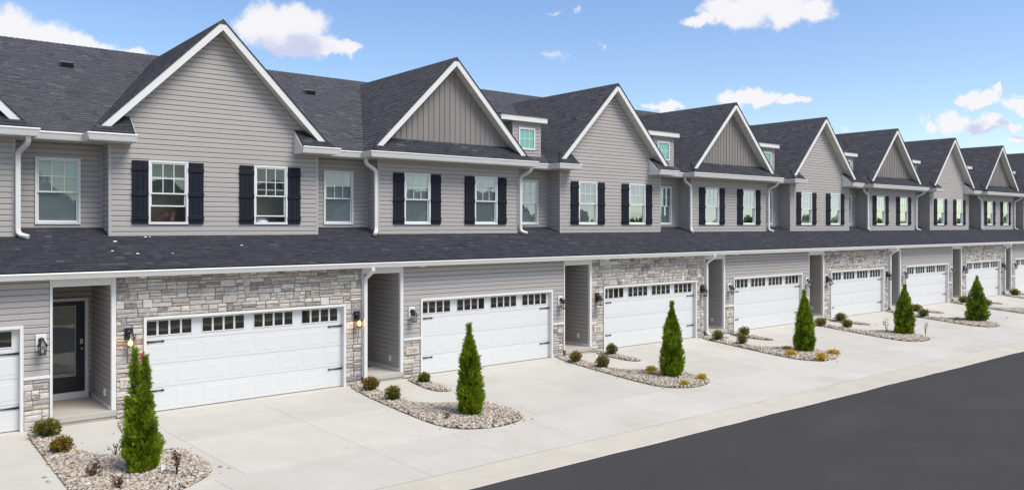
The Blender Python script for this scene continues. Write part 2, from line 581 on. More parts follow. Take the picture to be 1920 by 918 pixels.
def skew(u, n, y):
    """plan position of a lot point: the drives fan out slightly along the street"""
    k = -0.1 * ((n * S + u) - 10.7) / S
    return n * S + u + k * (18.9 - min(y, 18.9))


def curb_y(x):
    return 11.70 - 0.0127 * (x - 7.15)


def road_y(x):
    return 10.77 - 0.0126 * (x - 7.7)


mb = MB()
mb.poly([(-900, -900, -0.62), (900, -900, -0.62), (900, 900, -0.62), (-900, 900, -0.62)])
tag(mb.build('ground', 'field'), 'open ground around the street and the houses', None, kind='structure')

mb = MB()
xs = np.arange(-40, 120.1, 0.4)
je = RNG.normal(0, 0.006, len(xs)) + 0.010 * np.sin(xs * 0.9) + 0.008 * np.sin(xs * 2.3 + 1)
for i in range(len(xs) - 1):
    a, b = xs[i], xs[i + 1]
    mb.poly([(a, 2.6, -0.20), (b, 2.6, -0.20), (b, road_y(b) + je[i + 1], -0.146), (a, road_y(a) + je[i], -0.146)])
tag(mb.build('road', 'asphalt'), 'smooth fresh dark asphalt street crossing the lower right corner', None, kind='structure')
mb = MB()
mb.poly([(-40, -34, -0.45), (120, -34, -0.45), (120, 1.7, -0.21), (-40, 1.7, -0.21)])
tag(mb.build('far_verge', 'field'), 'dry brown verge across the street', None, kind='structure')
mb = MB()
mb.box(-40, 120, 1.7, 2.59, -0.4, -0.17)
tag(mb.build('far_kerb', 'pan'), 'pale concrete kerb across the street', None, kind='structure')

# concrete gutter pan along the near edge of the street: cast lengths
mb = MB()
mb.box(-20, 100, 10.6, 19.0, -0.60, -0.40)
kerb_base = mb.build('kerb', 'joint')
tag(kerb_base, 'pale concrete gutter pan between the drives and the street', None, kind='structure')
x = -20.0
while x < 96:
    x2 = x + 3.05
    a, b = x + 0.0012, x2 - 0.0012
    t = RNG.rand()
    ya0, ya1, yb0, yb1 = road_y(a), curb_y(a) - 0.012, road_y(b), curb_y(b) - 0.012
    m1 = MB()
    za, zb = -0.139, -0.121
    zm = -0.143
    P = lambda xx, f: (xx, road_y(xx) + (curb_y(xx) - 0.012 - road_y(xx)) * f)
    prof = [(-.05, -0.40), (-.05, -0.153), (-.03, -0.1515), (0.02, -0.1500), (0.06, -0.142), (0.45, -0.140), (0.97, -0.1215), (1.0, -0.128), (1.0, -0.40)]
    va = [P(a, f) + (z,) for f, z in prof]
    vb = [P(b, f) + (z,) for f, z in prof]
    k = len(prof)
    m1.mesh(va + vb, [(i, i + 1, k + i + 1, k + i) for i in range(k - 1)] + [tuple(range(k - 1, -1, -1)), tuple(range(k, 2 * k))], t)
    m1.build('gutter_slab', 'pan', kerb_base)
    x = x2

# driveway slabs
mb = MB()
mb.box(-14, 92, 11.7, 19.2, -0.50, -0.30)
drive = mb.build('driveway', 'joint')
tag(drive, 'broad pale concrete drives in front of the row of garages', None, kind='structure')


def slab(pts, t, name='concrete_slab', parent=None, material='concrete', dz=0.0, thick=0.12):
    """pts: plan corners counter-clockwise, shrunk by the joint, with rounded arrises"""
    c = np.mean(np.array(pts), axis=0)
    def shrink(d):
        out = []
        n = len(pts)
        for i in range(n):
            p, a, b = np.array(pts[i]), np.array(pts[i - 1]), np.array(pts[(i + 1) % n])
            e1 = (p - a) / np.linalg.norm(p - a)
            e2 = (b - p) / np.linalg.norm(b - p)
            n1, n2 = np.array([-e1[1], e1[0]]), np.array([-e2[1], e2[0]])
            w = n1 + n2
            w = w / max(1e-6, w.dot(n1))
            out.append(p + w * d)
        return out
    o1, o2 = shrink(0.0025), shrink(0.006)
    n = len(pts)
    vs = [(p[0], p[1], gz(p[1]) + dz - thick) for p in o1] + [(p[0], p[1], gz(p[1]) + dz - 0.003) for p in o1] + [(p[0], p[1], gz(p[1]) + dz) for p in o2]
    fs = [tuple(range(2 * n, 3 * n))]
    for i in range(n):
        j = (i + 1) % n
        fs += [(i, j, n + j, n + i), (n + i, n + j, 2 * n + j, 2 * n + i)]
    m = MB()
    m.mesh(vs, fs, t)
    return m.build(name, material, parent if parent is not None else drive)


for n in range(-2, 10):
    def W(u, y):
        return (skew(u, n, y), y)
    cuts = [12.9, 15.05, 17.1]
    def cx(u, y):
        x = skew(u, n, y)
        return (x, y)
    # street-side row: its front edge follows the kerb
    yb = 13.77
    def front(u):
        x = skew(u, n, 11.6)
        return (x, curb_y(x))
    us = [2.10, 4.18, 7.37, 9.42]
    for a, b in zip(us[:-1], us[1:]):
        slab([front(a), front(b), W(b, yb), W(a, yb)], RNG.rand())
    # drive cells towards the garage
    rows = [13.77, 16.40, 18.86]
    for y0, y1 in zip(rows[:-1], rows[1:]):
        for (a0, a1), (b0, b1) in (((4.74, 4.74), (7.37, 7.34)), ((7.37, 7.34), (2.42 + S, 2.42 + S))):
            pass
        e0 = lambda y: 2.42 + (y - 13.77) * 0.062
        slab([W(4.74, y0), W(7.36, y0), W(7.36, y1), W(4.74, y1)], RNG.rand())
        slab([W(7.36, y0), (skew(e0(y0), n + 1, y0), y0), (skew(e0(y1), n + 1, y1), y1), W(7.36, y1)], RNG.rand())
    # strip under bed and the curved walk
    slab([W(e0(13.77), 13.77), W(4.74, 13.77), W(4.74, 15.0), W(e0(15.0), 15.0)], RNG.rand())
    slab([W(e0(15.0), 15.0), W(4.74, 15.0), W(4.74, 17.45), W(e0(17.45), 17.45)], 0.2 + 0.6 * RNG.rand(), 'walk_slab')
    slab([W(e0(17.45), 17.45), W(4.74, 17.45), W(4.74, 19.10), W(e0(19.1), 19.10)], 0.2 + 0.6 * RNG.rand(), 'walk_slab')
    # apron strip at the garage door
    slab([(n * S + 4.74, 18.86), (n * S + 9.98, 18.86), (n * S + 9.98, 19.35), (n * S + 4.74, 19.35)], RNG.rand(), 'apron_slab', dz=0.006)


# ------------------------------------------------------------------ house pieces
def course(mb, pl, z0, h, l0, r0, l1, r1, t=0.5):
    """one siding board. pl maps (s, d, z) -> xyz; l/r limits at its bottom and top edge"""
    prof = [(-0.006, 0.010), (0.022, 0.000), (0.0235, 0.006), (0.0200, h * 0.74), (0.0100, h * 0.85), (-0.004, h * 0.95), (-0.008, h + 0.018)]
    vs = []
    for side in (0, 1):
        for d, z in prof:
            f = max(0.0, min(1.0, z / h))
            s_ = (l0 + (l1 - l0) * f) if side == 0 else (r0 + (r1 - r0) * f)
            vs.append(pl(s_, d, z0 + z))
    k = len(prof)
    fs = [(i, k + i, k + i + 1, i + 1) for i in range(k - 1)] + [tuple(range(k)), tuple(range(2 * k - 1, k - 1, -1))]
    mb.mesh(vs, fs, t)


def siding(parent, org, pl, z0, z1, lim, openings, single, exposure=0.127):
    """boards from z0 to z1; lim(z)->(l, r); single: every board an object of its own"""
    joint = MB()
    i = 0
    z = z0
    while z < z1 - 0.02:
        h = min(exposure, z1 - z)
        la, ra = lim(z)
        lb, rb = lim(z + h)
        if ra - la < 0.03:
            break
        if rb - lb < 0.01:
            lb = rb = (lb + rb) / 2
        zc = z + h / 2
        segs = [(la, ra, lb, rb)]
        for (o0, o1, oz0, oz1) in openings:
            if oz0 < zc < oz1:
                ns = []
                for (a, b, c, d) in segs:
                    if o0 >= b or o1 <= a:
                        ns.append((a, b, c, d))
                        continue
                    if o0 - a > 0.03:
                        ns.append((a, o0, c, o0))
                    if b - o1 > 0.03:
                        ns.append((o1, b, o1, d))
                segs = ns
        for (a, b, c, d) in segs:
            mm = MB() if single else joint
            course(mm, pl, z, h, a, b, c, d, RNG.rand())
            if single:
                mm.build('siding_board', 'siding', parent, org)
        z += exposure
    if not single and joint.f:
        joint.build('siding_boards', 'siding', parent, org, stuff=True)


def wall_cells(mb, pl, a0, a1, z0, z1, openings, depth=0.09, t=0.5, m=0):
    """backing wall with real openings and reveals"""
    xs = sorted(set([a0, a1] + [v for o in openings for v in o[:2] if a0 < v < a1]))
    zs = sorted(set([z0, z1] + [v for o in openings for v in o[2:] if z0 < v < z1]))
    for i in range(len(xs) - 1):
        for j in range(len(zs) - 1):
            xc, zc = (xs[i] + xs[i + 1]) / 2, (zs[j] + zs[j + 1]) / 2
            if any(o[0] < xc < o[1] and o[2] < zc < o[3] for o in openings):
                continue
            mb.poly([pl(xs[i], 0, zs[j]), pl(xs[i + 1], 0, zs[j]), pl(xs[i + 1], 0, zs[j + 1]), pl(xs[i], 0, zs[j + 1])], t, m)
    for (b0, b1, c0, c1) in openings:
        for q in ([(b0, c0), (b1, c0)], [(b1, c0), (b1, c1)], [(b1, c1), (b0, c1)], [(b0, c1), (b0, c0)]):
            (p, pz), (r, rz) = q
            mb.poly([pl(p, 0, pz), pl(r, 0, rz), pl(r, -depth, rz), pl(p, -depth, pz)], t, m)


def shingles(mb, O, A, U, Nn, u1, lim, exposure=0.142, wmin=0.11, wmax=0.30, lift=0.007):
    """rows of separate tabs on the plane O + a*A + u*U"""
    O, A, U, Nn = map(np.array, (O, A, U, Nn))
    i = 0
    u = 0.0
    V, F, T = [], [], []
    while u < u1 - 0.02:
        ue = min(u1, u + exposure * 1.06)
        lo, hi = lim(u + exposure * 0.4)
        a = lo - (0.11 * (i % 3) if hi - lo > 0.8 else 0)
        while a < hi:
            w = wmin + (wmax - wmin) * RNG.rand()
            s0, s1 = max(a, lo), min(a + w - 0.004, hi)
            a += w
            if s1 - s0 < 0.02:
                continue
            th = lift * (1.3 + 0.45 * (RNG.rand() > 0.5) + 0.2 * RNG.rand())
            du = -0.012 * RNG.rand() if u > 0 else 0
            b = len(V)
            p0 = O + A * s0 + U * (u + du)
            p1 = O + A * s1 + U * (u + du)
            p2 = O + A * s1 + U * ue
            p3 = O + A * s0 + U * ue
            V += [p0 + Nn * th, p1 + Nn * th, p2 + Nn * 0.002, p3 + Nn * 0.002, p0 - Nn * 0.004, p1 - Nn * 0.004]
            t = min(1, max(0, RNG.normal(0.42, 0.14)))
            if RNG.rand() < 0.03:
                t = 0.80 + 0.15 * RNG.rand()
            F += [(b, b + 1, b + 2, b + 3), (b + 4, b + 5, b + 1, b), (b, b + 3, b + 4, b + 4), (b + 1, b + 5, b + 2, b + 2)]
            T += [t] * 4
        u += exposure
        i += 1
    b = len(mb.v)
    mb.v.extend([tuple(p) for p in V])
    for f, t in zip(F, T):
        g = [f[0]]
        for k in f[1:]:
            if k != g[-1]:
                g.append(k)
        mb.f.append(tuple(b + k for k in g))
        mb.t.append(t)
        mb.m.append(0)


def stones(parent, org, rects, single, skip=None):
    joint = MB()
    cells = []
    for (a0, a1, z0, z1) in rects:
        z = z0
        while z < z1 - 0.001:
            H = rnd.uniform(0.17, 0.255)
            if z1 - z - H < 0.10:
                H = z1 - z
                if H > 0.30:
                    H = H / 2
            a = a0
            while a < a1 - 0.001:
                w = rnd.choice([0.19, 0.25, 0.31, 0.38, 0.46]) * rnd.uniform(0.85, 1.15)
                if a1 - a - w < 0.13:
                    w = a1 - a
                    if w > 0.46:
                        w *= 0.5
                k = rnd.random()
                if k < 0.05:
                    cells.append((a, a + w, z, z + H))
                elif k < 0.74 or w < 0.2:
                    f = rnd.uniform(0.34, 0.66)
                    cells.append((a, a + w, z, z + H * f))
                    if w > 0.36 and rnd.random() < 0.5:
                        g = rnd.uniform(0.35, 0.65)
                        cells.append((a, a + w * g, z + H * f, z + H))
                        cells.append((a + w * g, a + w, z + H * f, z + H))
                    else:
                        cells.append((a, a + w, z + H * f, z + H))
                elif k < 0.90:
                    f, g = rnd.uniform(0.4, 0.6), rnd.uniform(0.4, 0.65)
                    if rnd.random() < 0.5:
                        cells.append((a, a + w * g, z, z + H))
                        q0, q1 = a + w * g, a + w
                    else:
                        cells.append((a + w * g, a + w, z, z + H))
                        q0, q1 = a, a + w * g
                    cells.append((q0, q1, z, z + H * f))
                    cells.append((q0, q1, z + H * f, z + H))
                else:
                    f1, f2 = rnd.uniform(0.28, 0.36), rnd.uniform(0.62, 0.70)
                    for p, q in ((0, f1), (f1, f2), (f2, 1)):
                        cells.append((a, a + w, z + H * p, z + H * q))
                a += w
            z += H
    for (a, b, c, d) in cells:
        if skip and a > skip[0] and b < skip[1] and c > skip[2] and d < skip[3]:
            continue
        m = MB() if single else joint
        g = 0.0075
        dep = rnd.uniform(0.014, 0.032)
        j = lambda k=0.006: rnd.uniform(-k, k)
        a += g + j(.002); b -= g + j(.002); c += g + j(.002); d -= g + j(.002)
        i = min(0.012, (b - a) * 0.2, (d - c) * 0.2)
        Y = YG + 0.028
        out = [(a + j(), c + j()), (b + j(), c + j()), (b + j(), d + j()), (a + j(), d + j())]
        inn = [(a + i + j(), c + i + j()), (b - i + j(), c + i + j()), (b - i + j(), d - i + j()), (a + i + j(), d - i + j())]
        mid = ((a + b) / 2 + j(0.03), Y - dep - rnd.uniform(-0.002, 0.008), (c + d) / 2 + j(0.012))
        vs = [(p[0], Y, p[1]) for p in out] + [(p[0], Y - dep + 0.008, p[1]) for p in out] + [(p[0], Y - dep + j(0.003), p[1]) for p in inn] + [mid]
        fs = []
        for k in range(4):
            l = (k + 1) % 4
            fs += [(k, l, 4 + l, 4 + k), (4 + k, 4 + l, 8 + l, 8 + k), (8 + k, 8 + l, 12)]
        m.mesh(vs, fs, rnd.random())
        if single:
            m.build('stone', 'stone', parent, org)
    if not single:
        joint.build('ledge_stones', 'stone', parent, org, stuff=True)


GLYPH = {  # strokes on a 1 x 1.6 field: (points, widths)
    '7': [([(0.06, 1.5), (0.92, 1.5)], [0.16, 0.16]), ([(0.10, 1.56), (0.07, 1.22)], [0.07, 0.05]), ([(0.90, 1.5), (0.55, 0.7), (0.40, 0.0)], [0.10, 0.15, 0.2])],
    '2': [([(0.12, 1.15), (0.15, 1.42), (0.48, 1.56), (0.80, 1.40), (0.84, 1.12), (0.62, 0.72), (0.12, 0.12)], [0.15, 0.10, 0.12, 0.17, 0.2, 0.15, 0.09]), ([(0.08, 0.08), (0.92, 0.08)], [0.18, 0.16]), ([(0.90, 0.05), (0.95, 0.36)], [0.06, 0.05])],
    '0': [([(0.5, 1.58), (0.24, 1.40), (0.13, 0.8), (0.24, 0.2), (0.5, 0.02), (0.76, 0.2), (0.87, 0.8), (0.76, 1.40), (0.5, 1.58)], [0.08, 0.15, 0.22, 0.15, 0.08, 0.15, 0.22, 0.15, 0.08])],
    '8': [([(0.5, 1.58), (0.24, 1.42), (0.22, 1.16), (0.5, 0.88), (0.80, 0.56), (0.80, 0.2), (0.5, 0.02), (0.18, 0.2), (0.18, 0.54), (0.5, 0.84), (0.76, 1.14), (0.76, 1.42), (0.5, 1.58)], [0.08, 0.13, 0.16, 0.2, 0.15, 0.13, 0.08, 0.15, 0.15, 0.1, 0.1, 0.12, 0.08])],
    '9': [([(0.82, 1.05), (0.5, 0.70), (0.2, 0.84), (0.15, 1.2), (0.28, 1.48), (0.5, 1.58), (0.76, 1.42), (0.86, 1.0), (0.72, 0.4), (0.24, 0.02)], [0.08, 0.09, 0.14, 0.2, 0.14, 0.08, 0.14, 0.2, 0.16, 0.08])],
    '6': [([(0.76, 1.56), (0.32, 1.2), (0.15, 0.6), (0.26, 0.16), (0.5, 0.02), (0.76, 0.18), (0.85, 0.5), (0.74, 0.82), (0.5, 0.92), (0.2, 0.66)], [0.08, 0.15, 0.2, 0.15, 0.08, 0.14, 0.2, 0.12, 0.08, 0.08])],
}


def number_plaque(parent, org, u0, u1, z0, z1, text):
    m = MB()
    m.bbox(u0, u1, YG - 0.022, YG + 0.03, z0, z1, 0.008)
    p = m.build('number_plaque', 'plaque', parent, org)
    d = MB()
    ch = 0.068
    w = (u1 - u0) * 0.165
    x = (u0 + u1) / 2 - 2 * w * 1.06
    zc = (z0 + z1) / 2 - ch * 0.8
    for c in text:
        for pts, ws in GLYPH[c]:
            for i in range(len(pts) - 1):
                (ax, az), (bx, bz) = pts[i], pts[i + 1]
                dx, dz = bx - ax, bz - az
                l = math.hypot(dx, dz) or 1
                nx, nz = -dz / l, dx / l
                qs = []
                for (px_, pz_, ww, sg) in ((ax, az, ws[i], 1), (bx, bz, ws[i + 1], 1), (bx, bz, ws[i + 1], -1), (ax, az, ws[i], -1)):
                    qs.append((x + (px_ + nx * ww / 2 * sg) * w * 0.86, YG - 0.0235 - 0.0004 * i, zc + (pz_ + nz * ww / 2 * sg) * ch))
                d.poly(qs)
        x += w * 1.06
    d.build('house_number', 'digit', p, org)
    return p


def place_local(o, org):
    return o


def wall_lamp(parent, org, u, lit, block):
    """carriage lantern; block: mounted on the white siding block"""
    z = 1.80
    m = MB()
    if block:
        m.bbox(u - 0.098, u + 0.098, YG - 0.045, YG + 0.02, z - 0.15, z + 0.18, 0.006)
        p = m.build('wall_lamp', 'window_white', parent, org)
        yb = YG - 0.045
    else:
        m.bbox(u - 0.085, u + 0.085, YG - 0.04, YG + 0.02, z - 0.10, z + 0.175, 0.006)
        p = m.build('wall_lamp', 'black', parent, org)
        yb = YG - 0.04
    a = MB()
    a.lathe((u, yb, z + 0.06), [(0.060, 0.0), (0.058, -0.02), (0.03, -0.035)], 12, axis='y')
    a.tube([(u, yb - 0.02, z + 0.06), (u, yb - 0.07, z + 0.10), (u, yb - 0.125, z + 0.095), (u, yb - 0.13, z + 0.06)], 0.014, 8)
    cy = yb - 0.13
    a.lathe((u, cy, z), [(0.012, 0.085), (0.03, 0.07), (0.055, 0.045), (0.085, -0.01), (0.105, -0.04), (0.108, -0.055), (0.085, -0.058)], 8)
    a.lathe((u, cy, z), [(0.068, -0.215), (0.074, -0.225), (0.070, -0.238), (0.03, -0.245)], 8)
    for k in range(6):
        th = 2 * math.pi * k / 6
        c, s_ = math.cos(th), math.sin(th)
        a.tube([(u + 0.080 * c, cy + 0.080 * s_, z - 0.055), (u + 0.066 * c, cy + 0.066 * s_, z - 0.225)], 0.0075, 4)
    a.build('lantern', 'black', p, org and (0, 0, 0) if False else org)
    g = MB()
    g.lathe((u, cy, z), [(0.076, -0.058), (0.062, -0.222)], 6)
    g.build('lamp_glass', 'lampglass_lit' if lit else 'lampglass', p, org)
    b = MB()
    bs = 1.35 if lit else 1.0
    b.lathe((u, cy, z), [(0.012, -0.06), (0.014, -0.09), (0.030 * bs, -0.115), (0.034 * bs, -0.15), (0.022 * bs, -0.19), (0.006, -0.205)], 8)
    b.build('bulb', 'bulb_lit' if lit else 'bulb', p, org, smooth=True)
    return p


def window(parent, org, Y, x0, x1, z0, z1, state='closed', blind=True, kind=0):
    """double hung window: frame > sashes, panes, muntins, blind"""
    fw = 0.052
    m = MB()
    yo, yi = Y - 0.036, Y + 0.06
    m.bbox(x0, x0 + fw, yo, yi, z0, z1)
    m.bbox(x1 - fw, x1, yo, yi, z0, z1)
    m.bbox(x0 + fw, x1 - fw, yo, yi, z1 - fw, z1)
    m.bbox(x0 + fw, x1 - fw, yo, yi, z0, z0 + fw + 0.01)
    w = m.build('window', 'window_white', parent, org)
    a0, a1, b0, b1 = x0 + fw, x1 - fw, z0 + fw + 0.01, z1 - fw
    zm = b0 + (b1 - b0) * 0.485
    sw = 0.034
    raise_ = {'closed': 0.0, 'open': 0.38, 'ajar': 0.15}[state]

    def sash(name, y0, y1, c0, c1):
        q = MB()
        q.bbox(a0, a0 + sw, y0, y1, c0, c1)
        q.bbox(a1 - sw, a1, y0, y1, c0, c1)
        q.bbox(a0 + sw, a1 - sw, y0, y1, c1 - sw, c1)
        q.bbox(a0 + sw, a1 - sw, y0, y1, c0, c0 + sw)
        q.build(name, 'window_white', w, org)
    sash('upper_sash', Y - 0.022, Y + 0.014, zm - 0.026, b1)
    sash('lower_sash', Y + 0.018, Y + 0.05, b0 + raise_, zm + 0.026 + raise_)
    g = MB()
    g.poly([(a0 + sw, Y - 0.004, zm), (a1 - sw, Y - 0.004, zm), (a1 - sw, Y - 0.004, b1 - sw), (a0 + sw, Y - 0.004, b1 - sw)])
    g.build('pane', 'pane', w, org)
    g = MB()
    g.poly([(a0 + sw, Y + 0.034, b0 + sw + raise_), (a1 - sw, Y + 0.034, b0 + sw + raise_), (a1 - sw, Y + 0.034, zm + raise_), (a0 + sw, Y + 0.034, zm + raise_)])
    g.build('pane', 'pane', w, org)
    q = MB()
    gw = 0.009
    c0, c1, e0, e1 = a0 + sw, a1 - sw, zm + 0.008, b1 - sw
    for k in (1, 2):
        xx = c0 + (c1 - c0) * k / 3
        q.box(xx - gw, xx + gw, Y - 0.012, Y + 0.004, e0, e1)
    zz = (e0 + e1) / 2
    for k in range(3):
        q.box(c0 + (c1 - c0) * k / 3 + (gw if k else 0), c0 + (c1 - c0) * (k + 1) / 3 - (gw if k < 2 else 0), Y - 0.011, Y + 0.003, zz - gw, zz + gw)
    q.build('muntin_grid', 'window_white', w, org)
    # what stands behind the glass
    r = MB()
    y2 = Y + 1.3
    r.poly([(x0 - .3, y2, z0 - .4), (x1 + .3, y2, z0 - .4), (x1 + .3, y2, z1 + .2), (x0 - .3, y2, z1 + .2)], 0.4)
    r.poly([(x0 - .3, Y + .1, z0 - .4), (x1 + .3, Y + .1, z0 - .4), (x1 + .3, y2, z0 - .4), (x0 - .3, y2, z0 - .4)], 0.3)
    r.poly([(x0 - .3, Y + .1, z1 + .2), (x1 + .3, Y + .1, z1 + .2), (x1 + .3, y2, z1 + .2), (x0 - .3, y2, z1 + .2)], 0.6)
    r.poly([(x0 - .3, Y + .1, z0 - .4), (x0 - .3, y2, z0 - .4), (x0 - .3, y2, z1 + .2), (x0 - .3, Y + .1, z1 + .2)], 0.5)
    r.poly([(x1 + .3, Y + .1, z0 - .4), (x1 + .3, y2, z0 - .4), (x1 + .3, y2, z1 + .2), (x1 + .3, Y + .1, z1 + .2)], 0.5)
    r.build('room_lining', 'room', w, org)
    if blind:
        q = MB()
        zt, zb = b1, (b0 if blind is True else blind)
        z = zt
        while z > zb:
            q.poly([(a0 + .01, Y + 0.066, z), (a1 - .01, Y + 0.066, z), (a1 - .01, Y + 0.078, z - 0.030), (a0 + .01, Y + 0.078, z - 0.030)], RNG.rand())
            z -= 0.027
        q.build('blind', 'blind', w, org, stuff=True)
    return w


def shutter(parent, org, x0, x1, z0, z1):
    Y = YU
    m = MB()
    wd = (x1 - x0 - 0.008) / 3
    for k in range(3):
        m.bbox(x0 + k * (wd + 0.004), x0 + k * (wd + 0.004) + wd, Y - 0.047, Y + 0.0, z0, z1, 0.005)
    s_ = m.build('shutter', 'shutter', parent, org)
    for f in (0.125, 0.525, 0.905):
        zc = z1 - (z1 - z0) * f
        b = MB()
        b.bbox(x0 - 0.012, x1 + 0.012 if False else x1 + 0.004, Y - 0.066, Y - 0.0475, zc - 0.055, zc + 0.055, 0.006)
        b.build('batten', 'shutter', s_, org)
    return s_


def garage_door(parent, org, near):
    X0, X1, ZT = 4.861, 9.860, 2.18
    yf = YG - 0.030
    m = MB()
    m.bbox(X0, X0 + 0.062, yf, YG + 0.14, 0, ZT)
    m.bbox(X1 - 0.062, X1, yf, YG + 0.14, 0, ZT)
    m.bbox(X0 + 0.062, X1 - 0.062, yf, YG + 0.14, ZT - 0.062, ZT)
    d = m.build('garage_door', 'white', parent, org)
    L0, L1 = X0 + 0.066, X1 - 0.062
    YD = YG + 0.10
    hs = [0.018, 0.553, 1.085, 1.615, 2.118]
    lf = [4.905 + 0.0, 4.905 + 1.243 * 1, 4.905 + 1.243 * 2, 4.905 + 1.243 * 3, 4.905 + 1.243 * 4]
    G0 = 4.950
    for r in range(4):
        q = MB()
        z0, z1 = hs[r] + 0.003, hs[r + 1] - 0.003
        q.bbox(L0, L1, YD, YD + 0.045, z0, z1, 0.006)
        if r < 3:
            for k in range(8):
                a = G0 + 0.6215 * k + 0.035
                b = a + 0.50
                if b > L1 - 0.04:
                    b = L1 - 0.045
                c0, c1 = z0 + 0.085, z1 - 0.085
                e = 0.016
                vs = [(a, YD - 0.0005, c0), (b, YD - 0.0005, c0), (b, YD - 0.0005, c1), (a, YD - 0.0005, c1),
                      (a + e, YD - 0.0036, c0 + e), (b - e, YD - 0.0036, c0 + e), (b - e, YD - 0.0036, c1 - e), (a + e, YD - 0.0036, c1 - e)]
                q.mesh(vs, [(4, 5, 6, 7), (0, 1, 5, 4), (1, 2, 6, 5), (2, 3, 7, 6), (3, 0, 4, 7)])
        else:
            for k in range(4):
                a = G0 + 1.243 * k - 0.022
                b = a + 0.984 + 0.044
                c0, c1 = 1.730, 2.092
                for (e0, e1, g0, g1) in ((a, b, c1 - 0.020, c1), (a, b, c0, c0 + 0.020), (a, a + 0.020, c0 + .02, c1 - .02), (b - 0.020, b, c0 + .02, c1 - .02)):
                    q.bbox(e0, e1, YD - 0.014, YD + 0.01, g0, g1, 0.004)
                for j in range(1, 4):
                    xx = a + 0.022 + 0.2577 * j - 0.0465 / 2 - 0.0
                    q.bbox(xx - 0.0225, xx + 0.0225, YD - 0.013, YD + 0.01, c0 + .02, c1 - .02, 0.004)
        q.build('door_section', 'door_white', d, org)
    for k in range(4):
        for j in range(4):
            a = G0 + 1.243 * k + 0.2577 * j
            p = MB()
            p.poly([(a, YD - 0.002, 1.752), (a + 0.211, YD - 0.002, 1.752), (a + 0.211, YD - 0.002, 2.070), (a, YD - 0.002, 2.070)])
            p.build('pane', 'pane_dark', d, org)
    for side in (0, 1):
        for z in (1.607, 0.49):
            h = MB()
            pr = [(0.0, -0.024), (0.30, -0.010), (0.335, -0.010), (0.345, -0.026), (0.375, -0.018), (0.41, 0.0)]
            pts = pr + [(x_, -z_) for x_, z_ in reversed(pr[:-1])]
            base = L0 + 0.004 if side == 0 else L1 - 0.004
            sg = 1 if side == 0 else -1
            poly = [(base + sg * x_, YD - 0.0235, z + z_) for x_, z_ in pts]
            h.prism(poly, (0, 0.012, 0))
            h.build('strap_hinge', 'black', d, org)
    return d


def gutter_run(mb, pts, zt=6.40, hgt=0.175, out=0.12):
    """K-style gutter along plan polyline pts, house on the left of travel... profile given by offset"""
    prof = [(0.0, 0.0), (out, 0.0), (out + 0.006, -0.012), (out + 0.006, -0.03), (out - 0.008, -0.042), (out - 0.03, -hgt * 0.72), (out - 0.045, -hgt), (0.0, -hgt)]
    n = len(pts)
    rings = []
    for i, p in enumerate(pts):
        p = np.array(p, float)
        d1 = (np.array(pts[i]) - np.array(pts[i - 1])) if i > 0 else None
        d2 = (np.array(pts[i + 1]) - np.array(pts[i])) if i < n - 1 else None
        def nrm(d):
            d = d / np.linalg.norm(d)
            return np.array([d[1], -d[0]])
        if d1 is None:
            w = nrm(d2)
        elif d2 is None:
            w = nrm(d1)
        else:
            a, b = nrm(d1), nrm(d2)
            w = a + b
            w = w / w.dot(a)
        rings.append([(p[0] + w[0] * o, p[1] + w[1] * o, zt + z) for o, z in prof])
    k = len(prof)
    vs = [q for r in rings for q in r]
    fs = [(i * k + j, i * k + (j + 1) % k, (i + 1) * k + (j + 1) % k, (i + 1) * k + j) for i in range(n - 1) for j in range(k)]
    fs += [tuple(range(k)), tuple(range((n - 1) * k, n * k))]
    mb.mesh(vs, fs)


def gable_z(x):
    return ZR - GS * abs(x - XC)


def main_z(y):
    return ZE + MS * (y - YE)


ZP0, YP0, ZP1 = 6.42, 20.46, 6.86         # pent / return roof: eave to wall


